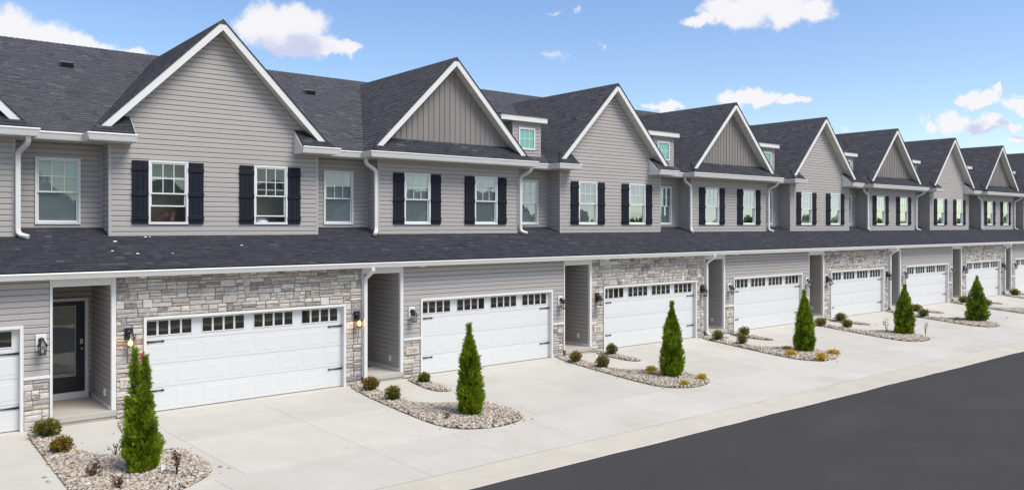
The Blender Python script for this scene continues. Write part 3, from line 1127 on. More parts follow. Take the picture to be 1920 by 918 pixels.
def build_house(n, label):
    A_type = (n % 2 == 0)
    org = (XC, YG, 0.0)
    H = thing('townhouse', label, 'townhouse', (n * S + XC, YG, 0.0), 'row of attached townhouses')
    single = -1 <= n <= 2
    st_single = -1 <= n <= 3
    far = n >= 5
    front = lambda s_, d, z: (s_, YG + 0.018 - d, z)
    upper = lambda s_, d, z: (s_, YU + 0.018 - d, z)
    recess = lambda s_, d, z: (s_, YR + 0.018 - d, z)

    # ---- shells
    m = MB()
    wall_cells(m, lambda s_, d, z: (s_, YG + 0.03 - d, z), 4.205, 10.345, 0, 3.13, [(4.861, 9.86, -0.01, 2.18)], 0.16)
    m.box(3.03, 3.06, 19.17, 21.0, 0, 3.12)
    m.box(4.205, 4.26, 19.158, 21.0, 0, 3.12)
    wall_cells(m, lambda s_, d, z: (s_, 21.06 - d, z), 3.03, 4.205, 0, 3.12, [])
    m.box(3.03, 10.34, 21.75, 33.4, 0, 6.25)
    m.poly([(3.06, 19.16, 2.948), (4.205, 19.16, 2.948), (4.205, 21.05, 2.948), (3.06, 21.05, 2.948)])
    m.build('wall', 'grout' if A_type else 'siding', H, org)
    m = MB()
    wins = [(5.437, 6.389), (8.093, 9.035)]
    wz0, wz1 = 4.270, 5.855
    oph = [(a + 0.03, b - 0.03, wz0 + 0.03, wz1 - 0.03) for a, b in wins]
    rw = (3.098, 4.060)
    wall_cells(m, upper, 4.56, 9.935, 3.6, 6.50, oph, 0.10)
    topz = ZR - 0.25
    m.poly([(4.56, YU + .018, 6.50), (9.935, YU + .018, 6.50), (XC + (topz - 6.5) / GS, YU + .018, 6.50), (XC, YU + .018, topz), (XC - (topz - 6.5) / GS, YU + .018, 6.5)])
    wall_cells(m, recess, 2.56, 4.6, 3.6, 6.40, [(rw[0] + 0.03, rw[1] - 0.03, wz0 + .03, wz1 - .03)], 0.10)
    for xs_, sg in ((4.566, -1), (9.927, 1)):
        m.poly([(xs_, YU + .018, 3.6), (xs_, YR + .018, 3.6), (xs_, YR + .018, 6.4), (xs_, YU + .018, 6.4)])
    m.build('upper_wall', 'siding', H, org)

    # ---- upper siding
    opn = [(a + 0.015, b - 0.015, wz0 + 0.01, wz1 - 0.01) for a, b in wins]
    if A_type:
        def lim(z):
            hw = (ZR - 0.245 - z) / GS
            return (max(4.60, XC - hw), min(9.895, XC + hw))
        siding(H, org, upper, 3.972, 9.30, lim, opn, single)
    else:
        siding(H, org, upper, 3.972, 6.30, lambda z: (4.60, 9.895), opn, single)
    siding(H, org, recess, 4.05, 6.25, lambda z: (2.66, 4.545), [(rw[0] + .015, rw[1] - .015, wz0 + .01, wz1 - .01)], single)
    siding(H, org, lambda s_, d, z: (4.566 - d, s_, z), 3.972, 6.25, lambda z: (YU + 0.04, YR), [], single)
    siding(H, org, lambda s_, d, z: (9.927 + d, s_, z), 3.972, 6.25, lambda z: (YU + 0.04, YR), [], False)
    m = MB()
    m.bbox(4.540, 4.602, YU - 0.006, YU + 0.05, 3.90, 6.26)
    m.build('corner_trim', 'trim_taupe', H, org)
    m = MB()
    m.bbox(9.893, 9.953, YU - 0.006, YU + 0.05, 3.90, 6.26)
    m.build('corner_trim', 'trim_taupe', H, org)
    m = MB()
    m.box(4.515, 4.548, YR - 0.03, YR + 0.01, 4.05, 6.26)
    m.build('inside_corner_trim', 'trim_taupe', H, org)

    # ---- windows and shutters
    states = {(0, 0): ('open', 4.80), (0, 1): ('ajar', 4.98)}
    for k, (a, b) in enumerate(wins):
        st, bl = states.get((n, k), ('closed', True))
        if n == 0:
            bl = False
        elif n > 0 and (n * 2 + k) in (5, 7, 10, 13):
            bl = [5.05, 4.75][k]
        window(H, org, YU, a, b, wz0, wz1, st, bl)
    window(H, org, YR, rw[0], rw[1], wz0, wz1, 'closed', True)
    for a, b in ((5.062, 5.433), (6.393, 6.768), (7.706, 8.089), (9.039, 9.405)):
        shutter(H, org, a, b, 4.287, 5.838)

    # ---- main roof strip over the recess and up to the ridge
    sl = math.hypot(1, MS)
    U = (0, 1 / sl, MS / sl)
    Nn = (0, -MS / sl, 1 / sl)
    zr, yr = (9.71, 27.27) if n <= 1 else (10.26, 28.31)
    split = 17.0 - 2 * S
    mb = MB()
    O = (0, YE - 0.05, ZE - 0.05 * MS)
    ulen = (zr - O[2]) / U[2]

    def mlim(u):
        z = O[2] + u * U[2]
        hw = max(0.0, (ZR - z) / GS)
        lo, hi = XC - S + hw - 0.02, XC - hw + 0.02
        if n == 2 and z > 9.70:
            lo = max(lo, split)
        return (lo, hi)
    shingles(mb, O, (1, 0, 0), U, Nn, ulen, mlim)
    mb.build('shingles', 'shingle', H, org, stuff=True)
    mb = MB()
    e = 0.008
    for i in range(12):
        ua, ub = ulen * i / 12, ulen * (i + 1) / 12
        la, lb = mlim(ua), mlim(ub)
        pt = lambda x_, u: (x_, O[1] + U[1] * u - Nn[1] * e, O[2] + U[2] * u - e)
        mb.poly([pt(la[0] - .2, ua), pt(la[1] + .2, ua), pt(lb[1] + .2, ub), pt(lb[0] - .2, ub)])
    xl, xr = (split if n == 2 else XC - S), XC
    mb.poly([(xl, yr, zr), (xr, yr, zr), (xr, yr + 6.3, ZE), (xl, yr + 6.3, ZE)])
    if n == 2:
        mb.poly([(XC - S, 27.27, 9.70), (split, 27.27, 9.70), (split, 33.4, ZE), (XC - S, 33.4, ZE)])
        mb.poly([(split, 27.27, 9.70), (split, 28.31, 10.25), (split, 30.3, 9.0), (split, 30.3, 8.0)])
    mb.build('roof', 'deck', H, org)
    rc = MB()
    x_ = xl if n != 2 else split
    def ridge_caps(rcm, xa, xb, y, z):
        x0 = xa
        while x0 < xb - 0.02:
            x1 = min(xb, x0 + 0.15)
            rcm.mesh([(x0, y - .13, z - .055), (x0, y, z + .022), (x0, y + .13, z - .055), (x1, y - .13, z - .068), (x1, y, z + .010), (x1, y + .13, z - .068)],
                     [(0, 1, 4, 3), (1, 2, 5, 4), (0, 2, 1)], min(1, max(0, RNG.normal(.35, .15))))
            x0 = x1
    if n == 2:
        ridge_caps(rc, XC - S, split, 27.27, 9.71)
    ridge_caps(rc, xl, XC, yr, zr)
    # gable ridge caps
    y = 20.60
    while y < 26.95:
        rc.mesh([(XC - .13, y, ZR - .115), (XC, y, ZR + .022), (XC + .13, y, ZR - .115), (XC - .13, y + .15, ZR - .128), (XC, y + .15, ZR + .010), (XC + .13, y + .15, ZR - .128)],
                [(0, 1, 4, 3), (1, 2, 5, 4), (0, 2, 1)], min(1, max(0, RNG.normal(.35, .15))))
        y += 0.15
    rc.build('ridge_cap', 'shingle', H, org, stuff=True)

    # ---- cross gable roof
    gl = math.hypot(1, GS)
    for sg in (-1, 1):
        Ug = (-sg / gl, 0, GS / gl)
        Ng = (sg * GS / gl, 0, 1 / gl)
        z0 = 6.44 if True else 0
        hw0 = (ZR - z0) / GS
        Og = (XC + sg * hw0, 0, z0)
        ul = (ZR - z0) / Ug[2]
        mb = MB()

        def glim(u):
            z = z0 + u * Ug[2]
            yv = YE + (z - ZE) / MS
            return (20.585, max(20.75, yv + 0.03))
        # 'a' runs along y
        shingles(mb, Og, (0, 1, 0), Ug, Ng, ul, glim)
        e = 0.008
        for i in range(8):
            ua, ub = ul * i / 8, ul * (i + 1) / 8
            pa, pb = [tuple(Og[k] + Ug[k] * q - Ng[k] * e for k in range(3)) for q in (ua, ub)]
            mb.poly([(pa[0], 20.60, pa[2]), (pb[0], 20.60, pb[2]), (pb[0], glim(ub)[1] + .3, pb[2]), (pa[0], glim(ua)[1] + .3, pa[2])], 0.05)
        mb.build('shingles', 'shingle', H, org, stuff=True)
        # rake board, drip edge and soffit planks
        bw = 0.238           # vertical depth of the board
        hw_b = (ZR - 0.018 - 6.525) / GS
        rb = MB()
        p = [(XC, 20.61, ZR - 0.02), (XC + sg * hw_b, 20.61, 6.525), (XC + sg * (hw_b - 0.232), 20.61, 6.525), (XC, 20.61, ZR - 0.02 - bw)]
        rb.prism(p if sg > 0 else p[::-1], (0, 0.028, 0))
        rb.build('rake_board', 'white', H, org)
        de = MB()
        p = [(XC, 20.598, ZR - 0.004), (XC + sg * (hw_b + 0.05), 20.598, 6.525 - 0.045), (XC + sg * (hw_b + 0.05) - sg * 0.02, 20.598, 6.525 - 0.045), (XC, 20.598, ZR - 0.03)]
        de.prism(p if sg > 0 else p[::-1], (0, 0.014, 0))
        de.build('drip_edge', 'flash', H, org)
        sf = MB()
        q0 = 0.0
        qn = int(hw_b * gl / 0.105)
        for i in range(qn):
            h0, h1 = i * 0.105 / gl + 0.002, (i + 1) * 0.105 / gl - 0.004
            if h1 > hw_b - 0.22:
                break
            zz = lambda h: ZR - 0.225 - GS * h
            pts = [(XC + sg * h0, 20.638, zz(h0)), (XC + sg * h1, 20.638, zz(h1)), (XC + sg * h1, 20.638, zz(h1) + 0.02), (XC + sg * h0, 20.638, zz(h0) + 0.02)]
            sf.prism(pts, (0, YU + 0.02 - 20.638, 0), RNG.rand())
        sf.build('rake_soffit', 'soffit', H, org, stuff=True)

    # ---- cornice return (siding gable) or full pent roof (batten gable)
    pl_ = math.hypot(YU - YP0, ZP1 - ZP0)
    Up = (0, (YU + .01 - YP0) / pl_, (ZP1 - ZP0) / pl_)
    Np = (0, -Up[2], Up[1])
    inset = lambda z: (ZR - z) / GS
    if A_type:
        spans = [('l', 5.02), ('r', 9.25)]
    else:
        spans = [('b', 0)]
    for kind, xe in spans:
        mb = MB()

        def plim(u):
            z = ZP0 + u * Up[2]
            lo, hi = XC - inset(z) - 0.03, XC + inset(z) + 0.03
            if kind == 'l':
                hi = xe
            if kind == 'r':
                lo = xe
            return (lo, hi)
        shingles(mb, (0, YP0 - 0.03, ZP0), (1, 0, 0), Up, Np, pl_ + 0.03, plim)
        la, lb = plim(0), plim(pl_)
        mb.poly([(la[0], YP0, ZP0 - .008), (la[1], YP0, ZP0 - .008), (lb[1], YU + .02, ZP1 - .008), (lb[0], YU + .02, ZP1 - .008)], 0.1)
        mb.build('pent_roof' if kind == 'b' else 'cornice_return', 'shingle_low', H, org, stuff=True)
        if kind in 'lr':
            eb = MB()
            tri = [(xe, YP0 + 0.005, 6.215), (xe, YU + .005, 6.215), (xe, YU + .005, ZP1 - 0.005), (xe, YP0 + 0.005, ZP0 - 0.004)]
            eb.prism(tri, (0.022 if kind == 'l' else -0.022, 0, 0))
            eb.build('return_end_board', 'white', H, org)
        so = MB()
        a = XC - inset(ZP0) - 0.02 if kind != 'r' else xe
        b = XC + inset(ZP0) + 0.02 if kind != 'l' else xe
        so.box(a, b, YP0, YU + 0.012, 6.212, 6.232)
        so.build('soffit', 'soffit', H, org)
    so = MB()
    so.box(4.04, 4.55, YU + 0.02, YR + 0.01, 6.214, 6.230)
    so.box(9.945, 10.28, YU + 0.02, YR + 0.01, 6.214, 6.230)
    so.box(10.285 - S, 4.035, YE - 0.04, YR + 0.01, 6.216, 6.232)
    so.build('eave_soffit', 'soffit', H, org)

    # ---- upper gutters
    gl_, gr_ = XC - inset(ZP0), XC + inset(ZP0)
    g = MB()
    if A_type:
        gutter_run(g, [(gr_ - S + 0.06, YE - 0.03), (gl_ - 0.02, YE - 0.03), (gl_ - 0.02, YP0 + 0.0), (5.04, YP0 + 0.0)])
        g.build('gutter', 'gutter', H, org)
        g = MB()
        gutter_run(g, [(9.235, YP0), (gr_ + 0.02, YP0), (gr_ + 0.02, YE - 0.10)])
    else:
        gutter_run(g, [(gr_ - S + 0.06, YE - 0.03), (gl_ - 0.02, YE - 0.03), (gl_ - 0.02, YP0), (gr_ + 0.02, YP0), (gr_ + 0.02, YE - 0.10)])
    g.build('gutter', 'gutter', H, org)

    # ---- board and batten gable
    if not A_type:
        zb = ZP1 - 0.02
        m = MB()
        hw = (ZR - 0.24 - zb) / GS
        m.poly([(XC - hw, YU, zb), (XC + hw, YU, zb), (XC, YU, ZR - 0.24)])
        m.build('gable_panel', 'siding_dark', H, org)
        jb = MB()
        k = -14
        while k < 15:
            x0 = XC + k * 0.2 + 0.1
            hw1 = (ZR - 0.25 - GS * (abs(x0 - XC) + 0.09))
            if hw1 > zb + 0.02:
                q = MB() if n in (-1, 1, 3) else jb
                zl = ZR - 0.245 - GS * abs(x0 - 0.094 - XC)
                zr_ = ZR - 0.245 - GS * abs(x0 + 0.094 - XC)
                zm_ = ZR - 0.245 - GS * abs(x0 - XC)
                # flat board, rolled batten on its right edge
                def strip(xa, xb, d):
                    za, zb_ = [max(zb + 0.005, ZR - 0.245 - GS * abs(v - XC)) for v in (xa, xb)]
                    pts = [(xa, YU - d, zb), (xb, YU - d, zb), (xb, YU - d, zb_), (xa, YU - d, za)]
                    q.prism(pts, (0, d - 0.001, 0), RNG.rand())
                strip(x0 - 0.098, x0 + 0.066, 0.008)
                strip(x0 + 0.068, x0 + 0.098, 0.026)
                if n in (-1, 1, 3):
                    q.build('batten_board', 'siding_dark', H, org)
            k += 1
        if jb.f:
            jb.build('batten_boards', 'siding_dark', H, org, stuff=True)

    # ---- dormer over the recess
    if n >= 2:
        x0, x1, YD, zt = 2.865, 4.160, 21.56, 7.90
        wd = (3.130, 3.885, 6.905, 7.680)
        m = MB()
        pd = lambda s_, d, z: (s_, YD + 0.018 - d, z)
        wall_cells(m, pd, x0 + .01, x1 - .01, 6.5, zt, [(wd[0] + .03, wd[1] - .03, wd[2] + .03, wd[3] - .03)], 0.1)
        yb = lambda z: YE + (z - ZE) / MS
        m.poly([(x0 + .018, YD + .018, 6.55), (x0 + .018, yb(6.55) + .5, 6.55), (x0 + .018, yb(zt) + .1, zt), (x0 + .018, YD + .018, zt)])
        m.poly([(x1 - .018, YD + .018, 6.55), (x1 - .018, yb(6.55) + .5, 6.55), (x1 - .018, yb(zt) + .1, zt), (x1 - .018, YD + .018, zt)])
        D = m.build('dormer', 'siding', H, org)
        jm = MB()
        z = 6.66
        while z < zt:
            segs = [(x0 + .05, x1 - .05)]
            if wd[2] + .01 < z + .06 < wd[3] - .01:
                segs = [(x0 + .05, wd[0] + .02), (wd[1] - .02, x1 - .05)]
            for a, b in segs:
                course(jm, pd, z, 0.127, a, b, a, b, RNG.rand())
            course(jm, lambda s_, d, zz: (x0 + 0.018 - d, s_, zz), z, 0.127, YD + .05, yb(z) + .05, YD + .05, yb(z + .127) + .05, RNG.rand())
            course(jm, lambda s_, d, zz: (x1 - 0.018 + d, s_, zz), z, 0.127, YD + .05, yb(z) + .05, YD + .05, yb(z + .127) + .05, RNG.rand())
            z += 0.127
        jm.build('dormer_siding', 'siding', D, (0, 0, 0) if False else org, stuff=True)
        t = MB()
        t.bbox(x0 - .003, x0 + .055, YD - .005, YD + .06, 6.6, zt)
        t.bbox(x1 - .055, x1 + .003, YD - .005, YD + .06, 6.6, zt)
        t.build('dormer_corner_trim', 'trim_taupe', D, org)
        f = MB()
        f.bbox(x0 - .62, x1 + .19, YD - .16, YD - .132, zt - 0.02, zt + 0.172)
        f.box(x0 - .62, x0 - .595, YD - .131, yb(8.05) - .1, zt - 0.02, zt + 0.17)
        f.box(x1 + .165, x1 + .19, YD - .131, yb(8.05) - .1, zt - 0.02, zt + 0.17)
        f.box(x0 - .59, x1 + .16, YD - .13, yb(zt) - .02, zt - 0.018, zt + 0.0)
        f.build('dormer_fascia', 'white', D, org)
        rf = MB()
        rf.prism([(x0 - .635, YD - .19, zt + .174), (x1 + .205, YD - .19, zt + .174), (x1 + .205, YD - .19, zt + .192), (x0 - .635, YD - .19, zt + .192)], (0, yb(8.35) - YD + .25, 0.24))
        rf.build('dormer_roof', 'shingle', D, org)
        fr = MB()
        a0, a1, c0, c1 = wd
        fw = 0.06
        fr.bbox(a0, a0 + fw, YD - .03, YD + .06, c0, c1)
        fr.bbox(a1 - fw, a1, YD - .03, YD + .06, c0, c1)
        fr.bbox(a0 + fw, a1 - fw, YD - .03, YD + .06, c1 - fw, c1)
        fr.bbox(a0 + fw, a1 - fw, YD - .03, YD + .06, c0, c0 + fw)
        for k in (1, 2):
            xx = a0 + fw + (a1 - a0 - 2 * fw) * k / 3
            fr.box(xx - .009, xx + .009, YD - .008, YD + .006, c0 + fw, c1 - fw)
        fr.box(a0 + fw, a1 - fw, YD - .007, YD + .005, (c0 + c1) / 2 - .009, (c0 + c1) / 2 + .009)
        fr.build('dormer_window_frame', 'window_white', D, org)
        p = MB()
        p.poly([(a0 + .05, YD, c0 + .05), (a1 - .05, YD, c0 + .05), (a1 - .05, YD, c1 - .05), (a0 + .05, YD, c1 - .05)])
        p.build('pane', 'pane_sky_mint', D, org)
        p = MB()
        p.poly([(a0, YD + .12, c0), (a1, YD + .12, c0), (a1, YD + .12, c1), (a0, YD + .12, c1)])
        p.build('blind', 'blind', D, org)

    # ---- roof vents
    if n in (-1, 0, 1):
        vx, vy, vz = {-1: (4.42, 25.45, 8.73), 0: (4.421, 25.45, 8.73), 1: (4.406, 25.42, 8.71)}[n]
        if n >= 0:
            v = MB()
            t0, t1 = vy - .16, vy + .16
            f = lambda yy, h: main_z(yy) + h + .02
            v.mesh([(vx - .17, t0, f(t0, .01)), (vx + .17, t0, f(t0, .01)), (vx + .17, t1, f(t1, .0)), (vx - .17, t1, f(t1, .0)),
                    (vx - .15, t0 - .03, f(t0, .13)), (vx + .15, t0 - .03, f(t0, .13)), (vx + .14, t1, f(t1, .05)), (vx - .14, t1, f(t1, .05))],
                   [(1, 2, 6, 5), (2, 3, 7, 6), (3, 0, 4, 7), (4, 5, 6, 7)])
            v.mesh([(vx - .17, t0, f(t0, .01)), (vx + .17, t0, f(t0, .01)), (vx + .15, t0 - .03, f(t0, .128)), (vx - .15, t0 - .03, f(t0, .128))], [(0, 1, 2, 3)], 0.5, 1)
            v.build('roof_vent', ['vent', 'black'], H, org)

    # ---- garage storey: lower roof
    ls = 0.315
    ll = math.hypot(1, ls)
    Ul, Nl = (0, 1 / ll, ls / ll), (0, -ls / ll, 1 / ll)
    O = (0, 18.745, 3.287)
    ue = (21.64 - 18.745) * ll
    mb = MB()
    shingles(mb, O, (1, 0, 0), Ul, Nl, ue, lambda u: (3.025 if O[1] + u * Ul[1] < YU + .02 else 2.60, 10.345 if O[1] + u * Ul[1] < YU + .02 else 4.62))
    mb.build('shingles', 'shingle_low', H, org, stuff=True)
    m = MB()
    m.poly([(3.025, O[1], O[2] - .006), (10.345, O[1], O[2] - .006), (10.345, 21.7, O[2] + (21.7 - O[1]) * ls - .006), (3.025, 21.7, O[2] + (21.7 - O[1]) * ls - .006)])
    m.build('lower_roof', 'deck', H, org)
    g = MB()
    gutter_run(g, [(3.025, 18.79), (10.345, 18.79)], zt=3.262, hgt=0.135, out=0.085)
    g.build('lower_gutter', 'gutter', H, org)
    so = MB()
    so.box(3.025, 10.345, 18.79, 19.15, 3.126, 3.145)
    so.build('lower_soffit', 'soffit', H, org)
    li = MB()
    li.lathe((4.80, 18.93, 3.085), [(0.06, 0.0), (0.085, 0.015), (0.09, 0.04)], 14)
    li.build('soffit_light', 'window_white', H, org, smooth=False)

    # ---- garage front cladding
    if A_type:
        stones(H, org, [(4.297, 4.859, 0.0, 2.19), (9.862, 10.335, 0.0, 2.19), (4.297, 10.335, 2.19, 3.125)], st_single)
    else:
        stones(H, org, [(4.297, 4.859, 0.0, 1.05), (9.862, 10.335, 0.0, 1.05)], st_single)
        siding(H, org, front, 1.115, 2.18, lambda z: (4.297, 4.860), [], single)
        siding(H, org, front, 1.115, 2.18, lambda z: (9.862, 10.33), [], single)
        siding(H, org, front, 2.18, 3.12, lambda z: (4.297, 10.33), [], single)
        for a, b in ((4.297, 4.859), (9.862, 10.335)):
            bd = MB()
            bd.bbox(a, b, YG - 0.034, YG + 0.03, 1.05, 1.112)
            bd.build('ledge_trim', 'white', H, org)
        m = MB()
        m.poly([(4.297, YG + .026, 0), (4.859, YG + .026, 0), (4.859, YG + .026, 1.05), (4.297, YG + .026, 1.05)])
        m.poly([(9.862, YG + .026, 0), (10.335, YG + .026, 0), (10.335, YG + .026, 1.05), (9.862, YG + .026, 1.05)])
        m.build('mortar', 'grout', H, org)
    for a, b in ((10.336, 10.387),):
        t = MB()
        t.bbox(a, b, YG - 0.022, YG + 0.06, 0.20, 3.124)
        t.build('corner_board', 'white', H, org)
    t = MB()
    t.bbox(4.198, 4.294, YG - 0.022, YG + 0.06, 0.20, 3.124)
    t.build('corner_board', 'white', H, org)
    t = MB()
    t.bbox(3.068, 4.198, YG - 0.018, YG + 0.05, 2.945, 3.122)
    t.build('entry_header', 'white', H, org)
    garage_door(H, org, n <= 2)
    if n == 0:
        number_plaque(H, org, 4.372, 4.800, 0.655, 0.868, '7209')
    elif n == 1:
        number_plaque(H, org, 4.385, 4.804, 0.650, 0.858, '7208')
    elif n == 2:
        number_plaque(H, org, 4.393, 4.825, 0.660, 0.868, '7207')
    elif n == 3:
        number_plaque(H, org, 4.393, 4.825, 0.660, 0.868, '7206')
    for u in (4.552, 10.175):
        wall_lamp(H, org, u, n == 0, not A_type)

    # ---- entry recess
    siding(H, org, lambda s_, d, z: (4.213 - d, s_, z), 0.30, 2.945, lambda z: (YG + 0.06, 21.03), [], single)
    siding(H, org, lambda s_, d, z: (s_, 21.05 - d, z), 0.30, 2.945, lambda z: (3.07, 4.195), [(3.05, 4.115, 0.2, 2.52)], n in (0,))
    sk = MB()
    sk.bbox(4.17, 4.197, YG + 0.06, 21.0, 0.2, 0.30) if False else sk.box(4.175, 4.197, YG + 0.065, 21.02, 0.2, 0.29)
    sk.build('base_trim', 'white', H, org)
    sl_ = MB()
    sl_.bbox(3.072, 4.292, 19.07, 21.04, 0.075, 0.199, 0.008)
    sl_.build('porch_slab', 'concrete_porch', H, org)
    sl_ = MB()
    sl_.box(3.09, 4.28, 19.10, 21.0, -0.05, 0.074)
    sl_.build('porch_base', 'concrete_porch', H, org)
    # front door
    a0, a1, z0, z1 = 3.10, 4.118, 0.20, 2.545
    fr = MB()
    yd = 21.05
    fr.bbox(a0, a0 + .078, yd - .07, yd + .01, z0, z1)
    fr.bbox(a1 - .078, a1, yd - .07, yd + .01, z0, z1)
    fr.bbox(a0 + .078, a1 - .078, yd - .07, yd + .01, z1 - .07, z1)
    fr.bbox(a0 + .078, a1 - .078, yd - .06, yd + .01, z0, z0 + .15)
    D = fr.build('entry_door', 'white', H, org)
    lf = MB()
    b0, b1, c0, c1 = a0 + .08, a1 - .08, z0 + .16, z1 - .072
    g0, g1, h0, h1 = b0 + .15, b1 - .185, 0.72, 2.365
    lf.box(b0, g0, yd - .035, yd + .0, c0, c1)
    lf.box(g1, b1, yd - .035, yd + .0, c0, c1)
    lf.box(g0, g1, yd - .035, yd + .0, c0, h0)
    lf.box(g0, g1, yd - .035, yd + .0, h1, c1)
    lf.build('door_leaf', 'door_black', D, org)
    gf = MB()
    for (e0, e1, k0, k1) in ((g0, g0 + .02, h0, h1), (g1 - .02, g1, h0, h1), (g0 + .02, g1 - .02, h0, h0 + .02), (g0 + .02, g1 - .02, h1 - .02, h1)):
        gf.box(e0, e1, yd - .042, yd - .03, k0, k1)
    gf.build('glass_bead', 'trim_taupe', D, org)
    p = MB()
    p.poly([(g0, yd - .022, h0), (g1, yd - .022, h0), (g1, yd - .022, h1), (g0, yd - .022, h1)])
    p.build('pane', 'door_glass', D, org)
    k = MB()
    k.lathe((b1 - .07, yd - .035, 1.36), [(0.032, 0.0), (0.030, -.012), (0.012, -.02), (0.012, -.04), (0.028, -.05), (0.030, -.065), (0.015, -.078)], 12, axis='y')
    k.build('handle', 'nickel', D, org, smooth=True)
    k = MB()
    k.bbox(b1 - .105, b1 - .035, yd - .058, yd - .034, 1.46, 1.59, .008)
    k.build('keypad_lock', 'nickel', D, org)
    o = MB()
    o.box(4.160, 4.200, 19.60, 19.69, 0.44, 0.60)
    o.build('outlet_cover', 'window_white', H, org)

    # ---- downspouts
    sq = (0.052, 0.040)
    if A_type:
        ln = 0.25 if n == 0 else 0.62
        d = MB()
        d.tube([(10.46, 18.745, 3.135), (10.46, 18.745, 3.06), (10.45, 18.80, 3.0), (10.41, 19.0, 2.86), (10.405, 19.055, 2.80), (10.405, 19.06, 2.7), (10.405, 19.06, 0.20),
                (10.42, 19.02, 0.11), (10.46, 18.93, 0.065), (10.46 + ln * .5, 18.93 - ln, 0.045)], 0, square=sq)
        d.build('downspout', 'gutter', H, org)
    else:
        d = MB()
        d.tube([(4.14, 20.96, 6.23), (4.14, 20.96, 6.12), (4.17, 20.945, 6.05), (4.38, 20.90, 5.90), (4.43, 20.89, 5.84), (4.435, 20.89, 5.74), (4.435, 20.89, 4.16), (4.42, 20.86, 4.08), (4.38, 20.80, 4.035), (4.28, 20.68, 3.99)], 0, square=sq)
        d.build('downspout', 'gutter', H, org)
        d = MB()
        d.tube([(10.14, 20.52, 6.23), (10.14, 20.52, 6.12), (10.12, 20.58, 6.05), (10.01, 20.84, 5.90), (9.99, 20.885, 5.83), (9.99, 20.89, 5.74), (9.99, 20.89, 4.16), (10.0, 20.88, 4.08), (10.04, 20.84, 4.03), (10.17, 20.74, 3.985)], 0, square=sq)
        d.build('downspout', 'gutter', H, org)
    return H


HOUSE_LABELS = {
    -1: 'grey townhouse cut off by the left edge, its dark unlit lantern on a white block',
    0: 'stone fronted townhouse whose two garage lanterns glow amber',
    1: 'townhouse numbered 7208 with a siding garage front and a pale board and batten gable',
    2: 'stone fronted townhouse with the 7207 number plaque and a siding gable',
    3: 'siding fronted townhouse with the 7206 plaque, just right of the 7207 house',
    4: '',
    5: 'siding fronted townhouse between the two farthest stone garage fronts',
    6: 'farthest townhouse with a stone garage front, behind the farthest conifer',
    7: 'farthest townhouse with a batten gable, its garage cut by the right edge of the photo',
    8: 'townhouse at the right edge showing little more than its dark roof slope'}
HOUSE_LABELS[4] = 'stone fronted townhouse just right of the 7206 house, second stone front from the far end'
for n in range(-1, 9):
    build_house(n, HOUSE_LABELS[n])

# ------------------------------------------------------------------ gravel beds
BED = {0: [(2.53, 18.89), (2.56, 16.68), (2.57, 14.68), (2.66, 14.0), (2.95, 13.55), (3.5, 13.38), (4.05, 13.55), (4.65, 14.04), (4.86, 14.5), (4.84, 15.2), (4.77, 15.96), (4.50, 15.98), (4.0, 16.02), (3.46, 16.25), (3.22, 16.82), (3.11, 17.46), (3.11, 18.25), (3.15, 19.05), (2.75, 19.06)]}
BED1 = [(2.57, 18.95), (2.42, 17.84), (2.34, 16.67), (2.28, 15.59), (2.27, 14.74), (2.32, 14.22), (2.61, 13.77), (3.14, 13.55), (3.7, 13.56), (4.19, 13.76), (4.42, 14.06), (4.50, 14.55), (4.51, 15.2), (4.42, 15.70), (3.8, 15.85), (3.34, 16.06), (3.04, 16.35), (2.96, 16.68), (2.97, 17.09), (2.96, 17.74), (3.07, 18.42), (3.12, 19.06), (2.75, 19.06)]
SMALL = [(4.30, 19.06), (4.16, 18.28), (4.08, 17.52), (4.21, 17.09), (4.53, 17.04), (4.62, 17.6), (4.70, 18.37), (4.74, 18.85)]


def chaikin(p, k=2):
    p = [np.array(q, float) for q in p]
    for _ in range(k):
        o = []
        for i in range(len(p)):
            a, b = p[i], p[(i + 1) % len(p)]
            o += [a * .75 + b * .25, a * .25 + b * .75]
        p = o
    return np.array(p)


def inside(pts, poly):
    x, y = pts[:, 0], pts[:, 1]
    r = np.zeros(len(pts), bool)
    j = len(poly) - 1
    for i in range(len(poly)):
        xi, yi = poly[i]
        xj, yj = poly[j]
        c = ((yi > y) != (yj > y)) & (x < (xj - xi) * (y - yi) / (yj - yi + 1e-12) + xi)
        r ^= c
        j = i
    return r


def edge_dist(pts, poly):
    d = np.full(len(pts), 9.0)
    for i in range(len(poly)):
        a, b = poly[i - 1], poly[i]
        ab = b - a
        t = np.clip(((pts - a) @ ab) / (ab @ ab + 1e-12), 0, 1)
        d = np.minimum(d, np.linalg.norm(pts - (a + t[:, None] * ab), axis=1))
    return d


# icosahedron
PHI = (1 + 5 ** .5) / 2
ICO_V = np.array([(-1, PHI, 0), (1, PHI, 0), (-1, -PHI, 0), (1, -PHI, 0), (0, -1, PHI), (0, 1, PHI), (0, -1, -PHI), (0, 1, -PHI), (PHI, 0, -1), (PHI, 0, 1), (-PHI, 0, -1), (-PHI, 0, 1)]) / math.sqrt(1 + PHI * PHI)
ICO_F = np.array([(0, 11, 5), (0, 5, 1), (0, 1, 7), (0, 7, 10), (0, 10, 11), (1, 5, 9), (5, 11, 4), (11, 10, 2), (10, 7, 6), (7, 1, 8), (3, 9, 4), (3, 4, 2), (3, 2, 6), (3, 6, 8), (3, 8, 9), (4, 9, 5), (2, 4, 11), (6, 2, 10), (8, 6, 7), (9, 8, 1)])


